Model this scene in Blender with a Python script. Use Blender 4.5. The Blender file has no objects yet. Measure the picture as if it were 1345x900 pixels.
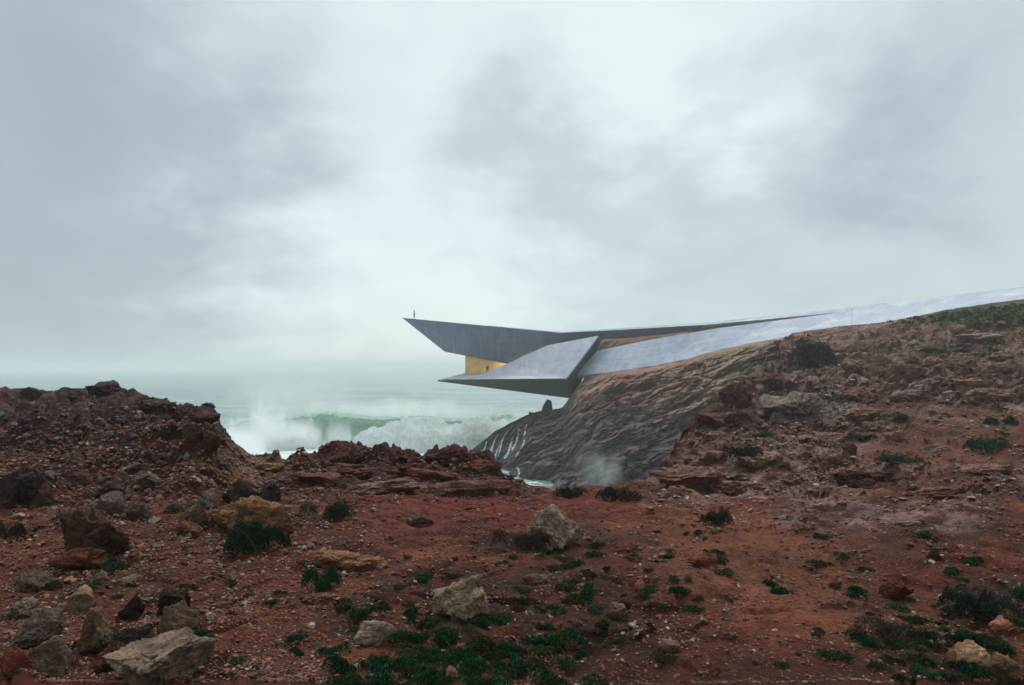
import bpy, bmesh, math, random
import numpy as np
from mathutils import Vector, Matrix
R = math.radians
scene = bpy.context.scene
F = 897.0            # focal length in photo pixels (24 mm on 36 mm)
ZC = 17.0            # camera height above the sea
# ------------------------------------------------------------------ camera
cam = bpy.data.cameras.new('camera'); cam.lens = 24.0; cam.sensor_width = 36.0
cam.shift_y = 33.0/1345.0; cam.clip_start = 0.05; cam.clip_end = 60000
camo = bpy.data.objects.new('camera', cam); scene.collection.objects.link(camo)
camo.location = (0, 0, ZC); camo.rotation_euler = (R(90), 0, 0)
scene.camera = camo
SUN_EL, SUN_AZ = 52.0, 12.0      # azimuth measured from +Y towards +X
# ------------------------------------------------------------------ world: nishita sky behind an overcast deck
world = bpy.data.worlds.new('World'); scene.world = world; world.use_nodes = True
wn = world.node_tree.nodes; wl = world.node_tree.links; wn.clear()
def W(t, **k):
    n = wn.new(t)
    for a, b in k.items(): setattr(n, a, b)
    return n
def wmath(op, a, b=None, c=None):
    n = W('ShaderNodeMath', operation=op)
    for i, v in enumerate((a, b, c)):
        if v is None: continue
        if isinstance(v, (int, float)): n.inputs[i].default_value = v
        else: wl.new(v, n.inputs[i])
    return n.outputs[0]
sky = W('ShaderNodeTexSky', sky_type='NISHITA', sun_disc=False)
sky.sun_elevation = R(SUN_EL); sky.sun_rotation = R(SUN_AZ)
tc = W('ShaderNodeTexCoord')
nrm = W('ShaderNodeVectorMath', operation='NORMALIZE'); wl.new(tc.outputs['Generated'], nrm.inputs[0])
D = nrm.outputs[0]
sep = W('ShaderNodeSeparateXYZ'); wl.new(D, sep.inputs[0])
# cloud-deck coordinates: direction projected on a shell
zz = wmath('ADD', wmath('MAXIMUM', sep.outputs[2], 0.0), 0.38)
cmb = W('ShaderNodeCombineXYZ')
wl.new(wmath('DIVIDE', sep.outputs[0], zz), cmb.inputs[0]); wl.new(wmath('DIVIDE', sep.outputs[1], zz), cmb.inputs[1])
def wnoise(scale, detail, rough, dist, off=(0, 0, 0), sc=(1, 1, 1)):
    mp = W('ShaderNodeMapping'); wl.new(cmb.outputs[0], mp.inputs[0])
    mp.inputs['Location'].default_value = off; mp.inputs['Scale'].default_value = sc
    n = W('ShaderNodeTexNoise'); wl.new(mp.outputs[0], n.inputs['Vector'])
    n.inputs['Scale'].default_value = scale; n.inputs['Detail'].default_value = detail
    n.inputs['Roughness'].default_value = rough; n.inputs['Distortion'].default_value = dist
    return n.outputs['Fac']
n1 = wnoise(1.5, 5, 0.5, 0.35, (3.1, 1.7, 0))
n2 = wnoise(4.0, 7, 0.56, 0.5, (7.3, 2.2, 0), (1, .8, 1))
warp = wnoise(3.2, 4, 0.55, 0.0, (9.3, 5.2, 0))
warp2 = wnoise(3.2, 4, 0.55, 0.0, (19.3, 1.2, 0))
# warped direction for soft cloud masses
wv = W('ShaderNodeCombineXYZ')
wl.new(wmath('MULTIPLY', wmath('SUBTRACT', warp, 0.5), 0.50), wv.inputs[0])
wl.new(wmath('MULTIPLY', wmath('SUBTRACT', warp2, 0.5), 0.36), wv.inputs[2])
dv = W('ShaderNodeVectorMath', operation='ADD'); wl.new(D, dv.inputs[0]); wl.new(wv.outputs[0], dv.inputs[1])
dn = W('ShaderNodeVectorMath', operation='NORMALIZE'); wl.new(dv.outputs[0], dn.inputs[0])
def pdir(x, y):
    v = Vector(((x-672.5)/F, 1, (483-y)/F)); v.normalize(); return v
val = wmath('ADD', 0.555, wmath('MULTIPLY', wmath('SUBTRACT', n1, 0.5), 0.11))
val = wmath('ADD', val, wmath('MULTIPLY', wmath('SUBTRACT', n2, 0.5), 0.16))
# masses of cloud: direction, angular radius in degrees, strength (+ thin and bright, - thick and dark)
for (x, y, rad, a) in [(680, 165, 4.5, -.13), (620,200,4,-.06), (750, 240, 4.5, -.10), (1120, 225, 4.5, -.08), (1185, 180, 3.5, -.07), (1010, 210, 5.5, -.06), (880, 290, 8, -.06),
                       (930, 190, 4.5, .10), (560, 60, 9, .08), (800, 60, 11, .09), (480, 340, 12, .11), (1000, 80, 8, .08), (850,130,5,.08),(380,60,5,.05),
                       (120, 180, 13, -.12), (40, 420, 12, -.10), (60, 30, 10, -.06), (1300, 60, 10, -.05), (950, 400, 12, -.03), (600, 400, 10, .10), (330, 440, 9, .05),
                       (1345, 330, 14, -.02), (-400, 200, 25, -.1), (620, -400, 26, .10), (300,230,7,-.06)]:
    dp = W('ShaderNodeVectorMath', operation='DOT_PRODUCT'); wl.new(dn.outputs[0], dp.inputs[0])
    dp.inputs[1].default_value = pdir(x, y)
    k = 1.0/(1-math.cos(R(rad)))
    e = wmath('EXPONENT', wmath('MULTIPLY', wmath('SUBTRACT', dp.outputs['Value'], 1.0), k))
    val = wmath('MULTIPLY_ADD', e, a, val)
ramp = W('ShaderNodeValToRGB'); wl.new(val, ramp.inputs[0])
cr = ramp.color_ramp; cr.elements[0].position = 0.2; cr.elements[0].color = (2.6, 3.15, 3.5, 1)
cr.elements[1].position = 0.95; cr.elements[1].color = (7.0, 7.8, 7.7, 1)
for p, c in ((0.42, (3.5, 4.15, 4.5)), (0.56, (4.7, 5.55, 5.75)), (0.72, (6.2, 7.05, 7.05))):
    e = cr.elements.new(p); e.color = (*c, 1)
mix = W('ShaderNodeMix', data_type='RGBA'); mix.inputs[0].default_value = 0.93
wl.new(sky.outputs[0], mix.inputs[6]); wl.new(ramp.outputs[0], mix.inputs[7])
bg = W('ShaderNodeBackground'); bg.inputs[1].default_value = 0.13
zb = W('ShaderNodeMapRange', interpolation_type='SMOOTHSTEP'); wl.new(sep.outputs[2], zb.inputs[0])
for i, q in enumerate((.50, .95, 1.0, 2.7)): zb.inputs[i+1].default_value = q     # an overcast sky is brightest overhead
yb_ = W('ShaderNodeMapRange', interpolation_type='SMOOTHSTEP'); wl.new(sep.outputs[1], yb_.inputs[0])
for i, q in enumerate((-.5, .45, .62, 1.0)): yb_.inputs[i+1].default_value = q     # and darker on the landward side, away from the sun
vm = W('ShaderNodeVectorMath', operation='SCALE'); wl.new(mix.outputs[2], vm.inputs[0]); wl.new(wmath('MULTIPLY', zb.outputs[0], yb_.outputs[0]), vm.inputs['Scale'])
wl.new(vm.outputs[0], bg.inputs[0]); wo = W('ShaderNodeOutputWorld'); wl.new(bg.outputs[0], wo.inputs[0])
# ------------------------------------------------------------------ sun through the overcast
sl = bpy.data.lights.new('sun', 'SUN'); sl.energy = 1.5; sl.angle = R(11); sl.color = (1, .97, .92)
so = bpy.data.objects.new('sun', sl); scene.collection.objects.link(so)
sd = Vector((math.sin(R(SUN_AZ))*math.cos(R(SUN_EL)), math.cos(R(SUN_AZ))*math.cos(R(SUN_EL)), math.sin(R(SUN_EL))))
so.rotation_euler = sd.to_track_quat('Z', 'Y').to_euler()
scene.view_settings.view_transform = 'Standard'; scene.view_settings.look = 'None'
scene.view_settings.exposure = 0.0; scene.view_settings.gamma = 1.0
scene.view_settings.use_curve_mapping = False
scene.cycles.volume_step_rate = 1.0; scene.cycles.volume_max_steps = 256
scene.cycles.transparent_max_bounces = 12
scene.cycles.volume_bounces = 8; scene.cycles.max_bounces = 14; scene.cycles.use_denoising = True

# ------------------------------------------------------------------ helpers
C = scene.collection
rng = np.random.default_rng(7); random.seed(7)
_perm = np.random.default_rng(99).permutation(256).astype(np.int32); _perm = np.concatenate([_perm, _perm, _perm])
_g = np.random.default_rng(5).normal(size=(256, 3)).astype(np.float32); _g /= np.linalg.norm(_g, axis=1)[:, None]
def perlin(x, y, z=0.0):
    x = np.asarray(x, np.float32); y = np.asarray(y, np.float32); z = np.asarray(z, np.float32)+np.zeros_like(x)
    xi = np.floor(x).astype(np.int32); yi = np.floor(y).astype(np.int32); zi = np.floor(z).astype(np.int32)
    xf = x-xi; yf = y-yi; zf = z-zi
    def fade(t): return t*t*t*(t*(t*6-15)+10)
    u, v, w = fade(xf), fade(yf), fade(zf)
    def gd(dx, dy, dz):
        h = _perm[(_perm[(_perm[(xi+dx) & 255]+yi+dy) & 255]+zi+dz) & 255]
        g = _g[h]
        return g[..., 0]*(xf-dx)+g[..., 1]*(yf-dy)+g[..., 2]*(zf-dz)
    def lp(a, b, t): return a+(b-a)*t
    return 1.6*lp(lp(lp(gd(0,0,0), gd(1,0,0), u), lp(gd(0,1,0), gd(1,1,0), u), v),
              lp(lp(gd(0,0,1), gd(1,0,1), u), lp(gd(0,1,1), gd(1,1,1), u), v), w)
def fbm(x, y, z=0.0, oct=4, gain=.5):
    a = 1.0; s = 0; f = 1.0
    for i in range(oct):
        s = s+a*perlin(x*f+17*i, y*f-9*i, (z*f if np.ndim(z) else z)+3.3*i); a *= gain; f *= 2.03
    return s
def worley(x, y, z=None, k=0):
    """F1, F2 and a random value of the nearest cell"""
    x = np.asarray(x, np.float32); y = np.asarray(y, np.float32)
    three = z is not None
    z = np.asarray(z, np.float32) if three else np.zeros_like(x)
    xi = np.floor(x).astype(np.int32); yi = np.floor(y).astype(np.int32); zi = np.floor(z).astype(np.int32)
    f1 = np.full(x.shape, 9., np.float32); f2 = f1.copy(); cid = np.zeros(x.shape, np.float32)
    for dz in ((-1, 0, 1) if three else (0,)):
        for dy in (-1, 0, 1):
            for dx in (-1, 0, 1):
                h = _perm[(_perm[(_perm[(xi+dx+k) & 255]+yi+dy) & 255]+zi+dz) & 255]
                r1 = _perm[h+1]/256.; r2 = _perm[h+101]/256.; r3 = _perm[h+201]/256.
                d = (xi+dx+r1-x)**2+(yi+dy+r2-y)**2
                if three: d = d+(zi+dz+r3-z)**2
                d = np.sqrt(d)
                m = d < f1
                f2 = np.where(m, f1, np.minimum(f2, d)); cid = np.where(m, r3, cid); f1 = np.where(m, d, f1)
    return f1, f2, cid
def sstep(a, b, x):
    t = np.clip((x-a)/(b-a), 0, 1); return t*t*(3-2*t)
def PX(x, y, d): return Vector(((x-672.5)/F*d, d, ZC+(483-y)/F*d))

def mesh_np(name, V, faces, mat, parent=None, smooth=True, col=None):
    me = bpy.data.meshes.new(name); V = np.asarray(V, np.float32).reshape(-1, 3)
    fa = np.asarray(faces, np.int32); nf, k = fa.shape
    me.vertices.add(len(V)); me.vertices.foreach_set('co', V.ravel())
    me.loops.add(nf*k); me.loops.foreach_set('vertex_index', fa.ravel())
    me.polygons.add(nf); me.polygons.foreach_set('loop_start', np.arange(0, nf*k, k, dtype=np.int32))
    me.polygons.foreach_set('use_smooth', np.full(nf, smooth))
    me.update(calc_edges=True)
    if col is not None:
        a = me.color_attributes.new('Col', 'FLOAT_COLOR', 'POINT')
        cc = np.ones((len(V), 4), np.float32); cc[:, :col.shape[1]] = col; a.data.foreach_set('color', cc.ravel())
    if mat: me.materials.append(mat)
    o = bpy.data.objects.new(name, me); C.objects.link(o)
    if parent: o.parent = parent
    return o
def grid_faces(nr, nc):
    i = np.arange(nr*nc).reshape(nr, nc)
    return np.stack([i[:-1, :-1], i[:-1, 1:], i[1:, 1:], i[1:, :-1]], -1).reshape(-1, 4)
def tag(o, label=None, cat=None, group=None, kind=None):
    if label: o['label'] = label
    if cat: o['category'] = cat
    if group: o['group'] = group
    if kind: o['kind'] = kind
    return o
def empty(name, loc):
    o = bpy.data.objects.new(name, None); C.objects.link(o); o.location = loc; o.empty_display_size = .3
    return o
def part(name, bm, mat, parent):
    bmesh.ops.recalc_face_normals(bm, faces=bm.faces[:])
    me = bpy.data.meshes.new(name); bm.to_mesh(me); bm.free(); me.materials.append(mat)
    o = bpy.data.objects.new(name, me); C.objects.link(o); o.parent = parent
    if parent: o.matrix_parent_inverse = Matrix.Translation(parent.location).inverted()
    return o

# ------------------------------------------------------------------ materials
class NT:
    def __init__(s, name):
        s.m = bpy.data.materials.new(name); s.m.use_nodes = True; s.n = s.m.node_tree.nodes; s.l = s.m.node_tree.links
        s.b = s.n['Principled BSDF']; s.out = s.n['Material Output']
    def new(s, t, **k):
        n = s.n.new(t)
        for a, b in k.items(): setattr(n, a, b)
        return n
    def set(s, sock, v):
        if isinstance(v, (int, float, tuple)): sock.default_value = v
        else: s.l.new(v, sock)
    def math(s, op, a, b=0.0, c=0.0):
        n = s.new('ShaderNodeMath', operation=op)
        for i, v in enumerate((a, b, c)): s.set(n.inputs[i], v)
        return n.outputs[0]
    def coord(s, which='Object', scale=(1, 1, 1), rot=(0, 0, 0), loc=(0, 0, 0)):
        t = s.new('ShaderNodeTexCoord'); mp = s.new('ShaderNodeMapping'); s.l.new(t.outputs[which], mp.inputs[0])
        mp.inputs['Scale'].default_value = scale; mp.inputs['Rotation'].default_value = rot; mp.inputs['Location'].default_value = loc
        return mp.outputs[0]
    def noise(s, vec, scale, detail=5, rough=.55, dist=0):
        n = s.new('ShaderNodeTexNoise'); s.l.new(vec, n.inputs['Vector'])
        n.inputs['Scale'].default_value = scale; n.inputs['Detail'].default_value = detail
        n.inputs['Roughness'].default_value = rough; n.inputs['Distortion'].default_value = dist
        return n.outputs['Fac']
    def vor(s, vec, scale, feature='F1', rnd=1.0):
        n = s.new('ShaderNodeTexVoronoi', feature=feature); s.l.new(vec, n.inputs['Vector'])
        n.inputs['Scale'].default_value = scale; n.inputs['Randomness'].default_value = rnd
        return n
    def rng(s, v, a, b, c, d):
        n = s.new('ShaderNodeMapRange'); s.l.new(v, n.inputs[0])
        for i, q in enumerate((a, b, c, d)): n.inputs[i+1].default_value = q
        return n.outputs[0]
    def mix(s, f, a, b, blend='MIX'):
        n = s.new('ShaderNodeMix', data_type='RGBA', blend_type=blend)
        s.set(n.inputs[0], f)
        for i, v in ((6, a), (7, b)):
            if isinstance(v, tuple): n.inputs[i].default_value = (*v[:3], 1)
            else: s.l.new(v, n.inputs[i])
        return n.outputs[2]
    def bump(s, h, dist, strength=1.0, nrm=None):
        n = s.new('ShaderNodeBump'); s.l.new(h, n.inputs['Height']); n.inputs['Distance'].default_value = dist
        n.inputs['Strength'].default_value = strength
        if nrm is not None: s.l.new(nrm, n.inputs['Normal'])
        return n.outputs[0]

def ground_material(name='soil_and_rock', k=1.0):
    t = NT(name); v = t.coord('Object', scale=(k, k, k))
    at = t.new('ShaderNodeAttribute', attribute_name='Col')
    rockf = at.outputs['Alpha']                           # 0 soil .. 1 bare rock
    fine = t.noise(v, 38, 6, .7); mid = t.noise(v, 6.5, 6, .65, .3); big = t.noise(v, 1.1, 5, .6)
    c = t.mix(1.0, at.outputs['Color'], t.mix(t.rng(fine, .28, .72, 0, 1), (.42, .42, .44), (1.65, 1.58, 1.5)), 'MULTIPLY')
    c = t.mix(1.0, c, t.mix(t.rng(mid, .3, .7, 0, 1), (.6, .58, .58), (1.42, 1.38, 1.36)), 'MULTIPLY')
    # pale and dark grains of gravel in the soil
    vo = t.vor(v, 42); cs = t.new('ShaderNodeSeparateColor'); t.l.new(vo.outputs['Color'], cs.inputs[0])
    gr = t.math('MULTIPLY', t.rng(cs.outputs[0], .84, .9, 0, 1), t.rng(vo.outputs['Distance'], .25, .42, 1, 0))
    c = t.mix(t.math('MULTIPLY', gr, .55), c, (.30, .20, .15))
    vo2 = t.vor(v, 17); cs2 = t.new('ShaderNodeSeparateColor'); t.l.new(vo2.outputs['Color'], cs2.inputs[0])
    gr2 = t.math('MULTIPLY', t.rng(cs2.outputs[1], .88, .93, 0, 1), t.rng(vo2.outputs['Distance'], .3, .4, 1, 0))
    c = t.mix(t.math('MULTIPLY', gr2, .5), c, (.20, .11, .085))
    # lichen and dust patches on the rock
    li = t.noise(v, 3.3, 7, .75, .6)
    c = t.mix(t.math('MULTIPLY', t.math('MULTIPLY', t.rng(li, .56, .66, 0, 1), rockf), .45), c, (.23, .19, .17))
    li2 = t.noise(t.coord('Object', loc=(31, 7, 3)), 2.1, 7, .75, .6)
    c = t.mix(t.math('MULTIPLY', t.math('MULTIPLY', t.rng(li2, .56, .64, 0, 1), rockf), .6), c, (.045, .035, .038))
    t.l.new(c, t.b.inputs['Base Color'])
    t.l.new(t.rng(big, .3, .7, .75, .95), t.b.inputs['Roughness']); t.b.inputs['Specular IOR Level'].default_value = .12
    # relief: gravel, clods, cracks
    h1 = t.math('ADD', t.math('MULTIPLY', t.noise(v, 22, 8, .75), .07), t.math('MULTIPLY', t.math('SUBTRACT', 1.0, vo2.outputs['Distance']), .012))
    h1 = t.math('ADD', h1, t.math('MULTIPLY', t.math('SUBTRACT', 1.0, vo.outputs['Distance']), .006))
    wv = t.coord('Object', scale=(k, k, 2.4*k), rot=(.2, .25, .3))
    rid = t.math('ABSOLUTE', t.math('SUBTRACT', t.noise(wv, 2.6, 9, .68, .5), .5))
    h2 = t.math('MULTIPLY', t.math('MULTIPLY', rid, rockf), .9)
    h = t.math('ADD', h1, h2)
    t.l.new(t.bump(h, 1.4/k, 1.0), t.b.inputs['Normal'])
    return t.m
def rock_material(name='stone'):
    t = NT(name); v = t.coord('Object')
    oi = t.new('ShaderNodeObjectInfo')
    # different piece of the pattern for each stone
    add = t.new('ShaderNodeVectorMath', operation='ADD'); t.l.new(v, add.inputs[0])
    sc = t.new('ShaderNodeVectorMath', operation='SCALE'); sc.inputs[0].default_value = (13, 27, 41); t.l.new(oi.outputs['Random'], sc.inputs['Scale'])
    t.l.new(sc.outputs[0], add.inputs[1]); v = add.outputs[0]
    a = t.noise(v, 3.2, 7, .7, .5); b = t.noise(v, 11, 7, .75); g = t.noise(v, 42, 4, .7)
    c = t.mix(1.0, oi.outputs['Color'], t.mix(t.rng(a, .32, .68, 0, 1), (.35, .31, .30), (1.6, 1.55, 1.48)), 'MULTIPLY')
    c = t.mix(1.0, c, t.mix(t.rng(b, .3, .7, 0, 1), (.5, .5, .5), (1.4, 1.38, 1.35)), 'MULTIPLY')
    c = t.mix(1.0, c, t.mix(t.rng(g, .3, .7, 0, 1), (.7, .7, .7), (1.3, 1.3, 1.3)), 'MULTIPLY')
    li = t.noise(v, 2.0, 8, .75, 1.0)
    c = t.mix(t.math('MULTIPLY', t.rng(li, .55, .63, 0, 1), .35), c, (.14, .07, .05))
    t.l.new(c, t.b.inputs['Base Color'])
    t.b.inputs['Roughness'].default_value = .85; t.b.inputs['Specular IOR Level'].default_value = .15
    vo = t.vor(v, 3.2, 'DISTANCE_TO_EDGE')
    crack = t.rng(vo.outputs['Distance'], 0, .05, 0, 1)
    rid = t.math('ABSOLUTE', t.math('SUBTRACT', t.noise(v, 4.0, 9, .7, .8), .5))
    h = t.math('ADD', t.math('MULTIPLY', rid, .30), t.math('MULTIPLY', t.noise(v, 24, 7, .75), .09))
    h = t.math('ADD', h, t.math('MULTIPLY', crack, .02))
    t.l.new(t.bump(h, 1.3, 1.0), t.b.inputs['Normal'])
    return t.m
def vcol_material(name, rough=.8, scale=60, sss=0):
    t = NT(name); v = t.coord('Object'); at = t.new('ShaderNodeAttribute', attribute_name='Col')
    c = t.mix(1.0, at.outputs['Color'], t.mix(t.rng(t.noise(v, scale, 4, .7), .3, .7, 0, 1), (.6, .6, .6), (1.4, 1.4, 1.4)), 'MULTIPLY')
    t.l.new(c, t.b.inputs['Base Color']); t.b.inputs['Roughness'].default_value = rough; t.b.inputs['Specular IOR Level'].default_value = .12
    return t.m
def plant_material():
    t = NT('fleshy_leaf'); oi = t.new('ShaderNodeObjectInfo'); at = t.new('ShaderNodeAttribute', attribute_name='Col')
    c = t.mix(1.0, oi.outputs['Color'], at.outputs['Color'], 'MULTIPLY')
    t.l.new(c, t.b.inputs['Base Color']); t.b.inputs['Roughness'].default_value = .6; t.b.inputs['Specular IOR Level'].default_value = .2
    return t.m
def concrete(name, col, streak=.5, rough=.5, green=0, cloud=0):
    t = NT(name); v = t.coord('Object')
    st = t.noise(t.coord('Object', scale=(1, .05, .05)), 1.5, 4, .6); cl = t.noise(v, .55, 6, .62, .4); fi = t.noise(v, 3.5, 6, .7)
    c = t.mix(1.0, col, t.mix(t.rng(cl, .3, .7, 0, 1), (.78, .79, .82), (1.22, 1.2, 1.2)), 'MULTIPLY')
    c = t.mix(t.math('MULTIPLY', t.rng(st, .55, .72, 0, 1), streak), c, tuple(min(.7, q*1.9) for q in col))
    c = t.mix(1.0, c, t.mix(t.rng(fi, .3, .7, 0, 1), (.88, .88, .88), (1.12, 1.12, 1.12)), 'MULTIPLY')
    if cloud:     # salt bloom and damp in drifting patches
        sv = t.coord('Object', scale=(.5, 1, 1.6), rot=(0, .25, 0)); b2 = t.noise(sv, .32, 8, .68, .8); b3 = t.noise(sv, 1.3, 7, .7, .6)
        c = t.mix(t.math('MULTIPLY', t.rng(b2, .46, .66, 0, 1), cloud), c, (.62, .64, .68))
        c = t.mix(t.math('MULTIPLY', t.rng(b3, .52, .66, 0, 1), cloud*.8), c, tuple(q*.6 for q in col))
    if green:  # green cast of the shaded hull, painted in uneven patches
        c = t.mix(t.rng(t.noise(v, .4, 5, .6), .35, .6, .2, .9), c, (.035, .06, .035))
    t.l.new(c, t.b.inputs['Base Color']); t.l.new(t.rng(cl, .3, .7, rough-.1, rough+.12), t.b.inputs['Roughness'])
    t.l.new(t.bump(fi, .03, .5), t.b.inputs['Normal'])
    return t.m
def plain(name, col, rough=.6, var=.3, scale=4):
    t = NT(name); v = t.coord('Object')
    c = t.mix(1.0, col, t.mix(t.rng(t.noise(v, scale, 5, .6), .3, .7, 0, 1), (1-var,)*3, (1+var,)*3), 'MULTIPLY')
    t.l.new(c, t.b.inputs['Base Color']); t.b.inputs['Roughness'].default_value = rough
    return t.m
M_ground = ground_material(); M_cliff = ground_material('sea_cliff_rock', .3); M_rock = rock_material(); M_pebble = vcol_material('pebble_stone')
M_leaf = plant_material(); M_twig = plain('dry_twig', (.045, .03, .025), .9)
M_shaded = concrete('shaded_concrete', (.18, .21, .29), .5, .6)  # same concrete as the wing, shade of the overhang put into the colour
M_wing = concrete('sky_lit_concrete', (.36, .365, .43), .35, .5, 0, .4)  # same concrete as the flank, sky light put into the paler colour
M_ramp = concrete('wet_sky_lit_concrete', (.36, .39, .48), .25, .62, 0, .6)  # sky reflection on the upturned ramp put into the pale colour
M_hull = concrete('shaded_green_concrete', (.035, .050, .038), .2, .6, 1)  # same concrete again, shade below the prow put into the dark green
M_gold = concrete('golden_plaster', (.72, .52, .22), .2, .5)
M_floor = concrete('terrace_stone', (.50, .44, .38), .1, .5)

# ------------------------------------------------------------------ terrain
def zy(d, y): return d*(483-y)/F
def ground_cols():
    T = []
    def col(x, k4, k5, crest, drop=None, base=0.0, k2=(5.3, 780), k3=(7.7, 700)):
        d, y = crest; zc = zy(d, y)
        if drop is None: drop = [(d+1.0, zc-1.6), (d+7, -21.0)]
        pts = [(0.9, -1.66), (3.7, zy(3.7, 900))] + [(a, zy(a, b)) for a, b in (k2, k3, k4, k5)] + [(d, zc)] + drop
        T.append((x, pts))
    L4, L5 = (13, 620), (20, 565)
    col(-1000, L4, L5, (28, 490)); col(-300, L4, L5, (28, 505))
    col(0, L4, L5, (30, 519)); col(40, L4, L5, (30, 519)); col(60, L4, L5, (30, 529)); col(92, L4, L5, (30, 523))
    col(125, L4, L5, (30, 522)); col(152, L4, L5, (30, 524)); col(180, L4, L5, (29, 534)); col(215, L4, L5, (27, 547)); col(245, (12.5, 622), (18, 578), (26, 546))
    col(278, (12, 627), (17, 583), (24, 550)); col(288, (12, 630), (16.5, 588), (22.8, 563)); col(300, (11.7, 636), (16, 600), (21.5, 580)); col(312, (11.4, 642), (15.5, 611), (20.5, 592))
    col(345, (11, 651), (15, 624), (20, 608)); col(375, (11, 655), (15, 626), (19.5, 604)); col(440, (11, 657), (14.5, 628), (19, 597)); col(500, (11, 658), (14.2, 632), (18.5, 600))
    col(560, (11, 660), (14, 634), (18.2, 596)); col(600, (11, 662), (14, 638), (18, 600)); col(640, (11, 665), (13.8, 642), (17.6, 609)); col(658, (11, 667), (13.6, 649), (17, 624))
    col(672, (11, 669), (13.4, 653), (16.6, 634)); col(700, (11, 670), (13.2, 657), (16.3, 641)); col(740, (10.8, 672), (13, 660), (16, 645)); col(800, (10.8, 672), (13, 660), (16, 645))
    col(845, (11, 668), (13.6, 655), (17, 637)); col(862, (11.3, 664), (15, 644), (20, 618)); col(880, (12.5, 655), (18.5, 622), (25, 593)); col(907, (14.5, 642), (24, 592), (32, 555))
    col(947, (17, 630), (30, 560), (42, 526)); col(965, (17.6, 626), (34, 548), (47, 509)); col(1000, (19, 618), (40, 535), (58, 488)); col(1012, (19.5, 614), (44, 522), (66, 470))
    def rl(x): return 126.13/(1+.5776*(x-672.5)/F)
    for x, y, k4, k5 in ((1041, 438, (21, 608), (58, 500)), (1100, 430, (22, 603), (60, 490)), (1166, 423, (22, 602), (60, 478)), (1250, 407, (22, 602), (58, 465)),
                         (1345, 394, (22, 602), (56, 462)), (1600, 362, (20, 600), (50, 455)), (2400, 300, (17, 600), (40, 440))):
        d = rl(x)+1.6; zc = zy(d, y)
        col(x, k4, k5, (d, y), [(d+16, zc-.8), (d+70, -22.0)])
    return T
def cliff_cols():
    T = []
    def rl(x): return 126.13/(1+.5776*(x-672.5)/F)
    def col(x, d0, z0, dc, zc, mz=None, md=8):
        pts = [(d0, z0)]
        for fd, fz in ((.26, .36), (.52, .66), (.8, .87)): pts.append((d0+(dc-d0)*fd, z0+(zc-z0)*fz))
        pts.append((dc, zc)); pts.append((dc+md, zc-1.0 if mz is None else mz)); pts.append((dc+md+26, -23))
        T.append((x, pts))
    col(560, 120, -24, 130, -23, -23); col(596, 118, -23, 130, -19, -20); col(612, 116, -22, 130, -16.9, -18)
    col(626, 112, -22, 129.5, zy(129.5, 588)); col(650, 106, -22, 129, zy(129, 569)); col(690, 98, -22, 126, zy(126, 549)); col(712, 94, -22, 125, zy(125, 541)); col(738, 90, -22, 123, zy(123, 537))
    col(748, 88, -22, 121.5, zy(121.5, 523)); col(760, 86, -22, 120.5, zy(120.5, 505)); col(790, 83, -22, rl(790)+1.2, zy(rl(790)+1.2, 486), 5.1)
    col(806, 82, -22, rl(806)+1.2, zy(rl(806)+1.2, 483), 5.0, 7)
    for x, y, my, d0, z0 in ((830, 480, 444, 80, -22), (862, 475, 441, 78, -22), (900, 467, 438, 78, -21), (943, 457, 441, 76, -19), (1000, 446, 434, 78, -13), (1041, 440, 432, 80, -9), (1100, 432, 424, 82, -5)):
        d = rl(x)+1.2; col(x, d0, z0, d, zy(d, y), zy(d+7, my), 7)
    return T
def build_grid(T, us, counts):
    xs = np.array([(t[0]-672.5)/F for t in T]); K = len(T[0][1])
    kd = np.array([[p[0] for p in t[1]] for t in T]); kz = np.array([[p[1] for p in t[1]] for t in T])
    d = np.stack([np.interp(us, xs, np.log(kd[:, k])) for k in range(K)]); z = np.stack([np.interp(us, xs, kz[:, k]) for k in range(K)])
    tt = np.concatenate([np.linspace(k, k+1, n, endpoint=False) for k, n in enumerate(counts)]+[[K-1]])
    # monotone-ish cubic through the knots
    def cub(a):
        m = np.gradient(a, axis=0)
        dlt = np.diff(a, axis=0)
        for k in range(1, K-1):
            s = dlt[k-1]*dlt[k]; m[k] = np.where(s <= 0, 0, 2*s/(dlt[k-1]+dlt[k]+1e-9))
        i = np.minimum(tt.astype(int), K-2); f = (tt-i)[:, None]
        h00 = 2*f**3-3*f**2+1; h10 = f**3-2*f**2+f; h01 = -2*f**3+3*f**2; h11 = f**3-f**2
        return h00*a[i]+h10*m[i]+h01*a[i+1]+h11*m[i+1]
    d = np.exp(cub(d)); z = cub(z)
    # soften along the columns
    for _ in range(3):
        z[:, 1:-1] = .25*z[:, :-2]+.5*z[:, 1:-1]+.25*z[:, 2:]; d[:, 1:-1] = .25*d[:, :-2]+.5*d[:, 1:-1]+.25*d[:, 2:]
    return d, z, tt
FINE = 1.0
us = np.concatenate([np.linspace(-1.75, -.80, 70, endpoint=False), np.linspace(-.80, .80, int(1150*FINE), endpoint=False), np.linspace(.80, 1.75, 70)])
d, z, tt = build_grid(ground_cols(), us, [12, 120, 90, 120, 150, 150, 14, 30])
U = np.broadcast_to(us, d.shape); X = U*d; Y = d.copy(); Z = z+ZC
px = U*F+672.5; py = 483-z/d*F
row = np.broadcast_to(tt[:, None], d.shape)
def box(x0, x1, y0, y1, fx=25, fy=12):
    return sstep(x0-fx, x0+fx, px)*(1-sstep(x1-fx, x1+fx, px))*sstep(y0-fy, y0+fy, py)*(1-sstep(y1-fy, y1+fy, py))
wob = fbm(X*.35, Y*.35, 1.5, 4)*22
pxw = px+wob; pyw = py+fbm(X*.5, Y*.5, 8.5, 3)*10
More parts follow.
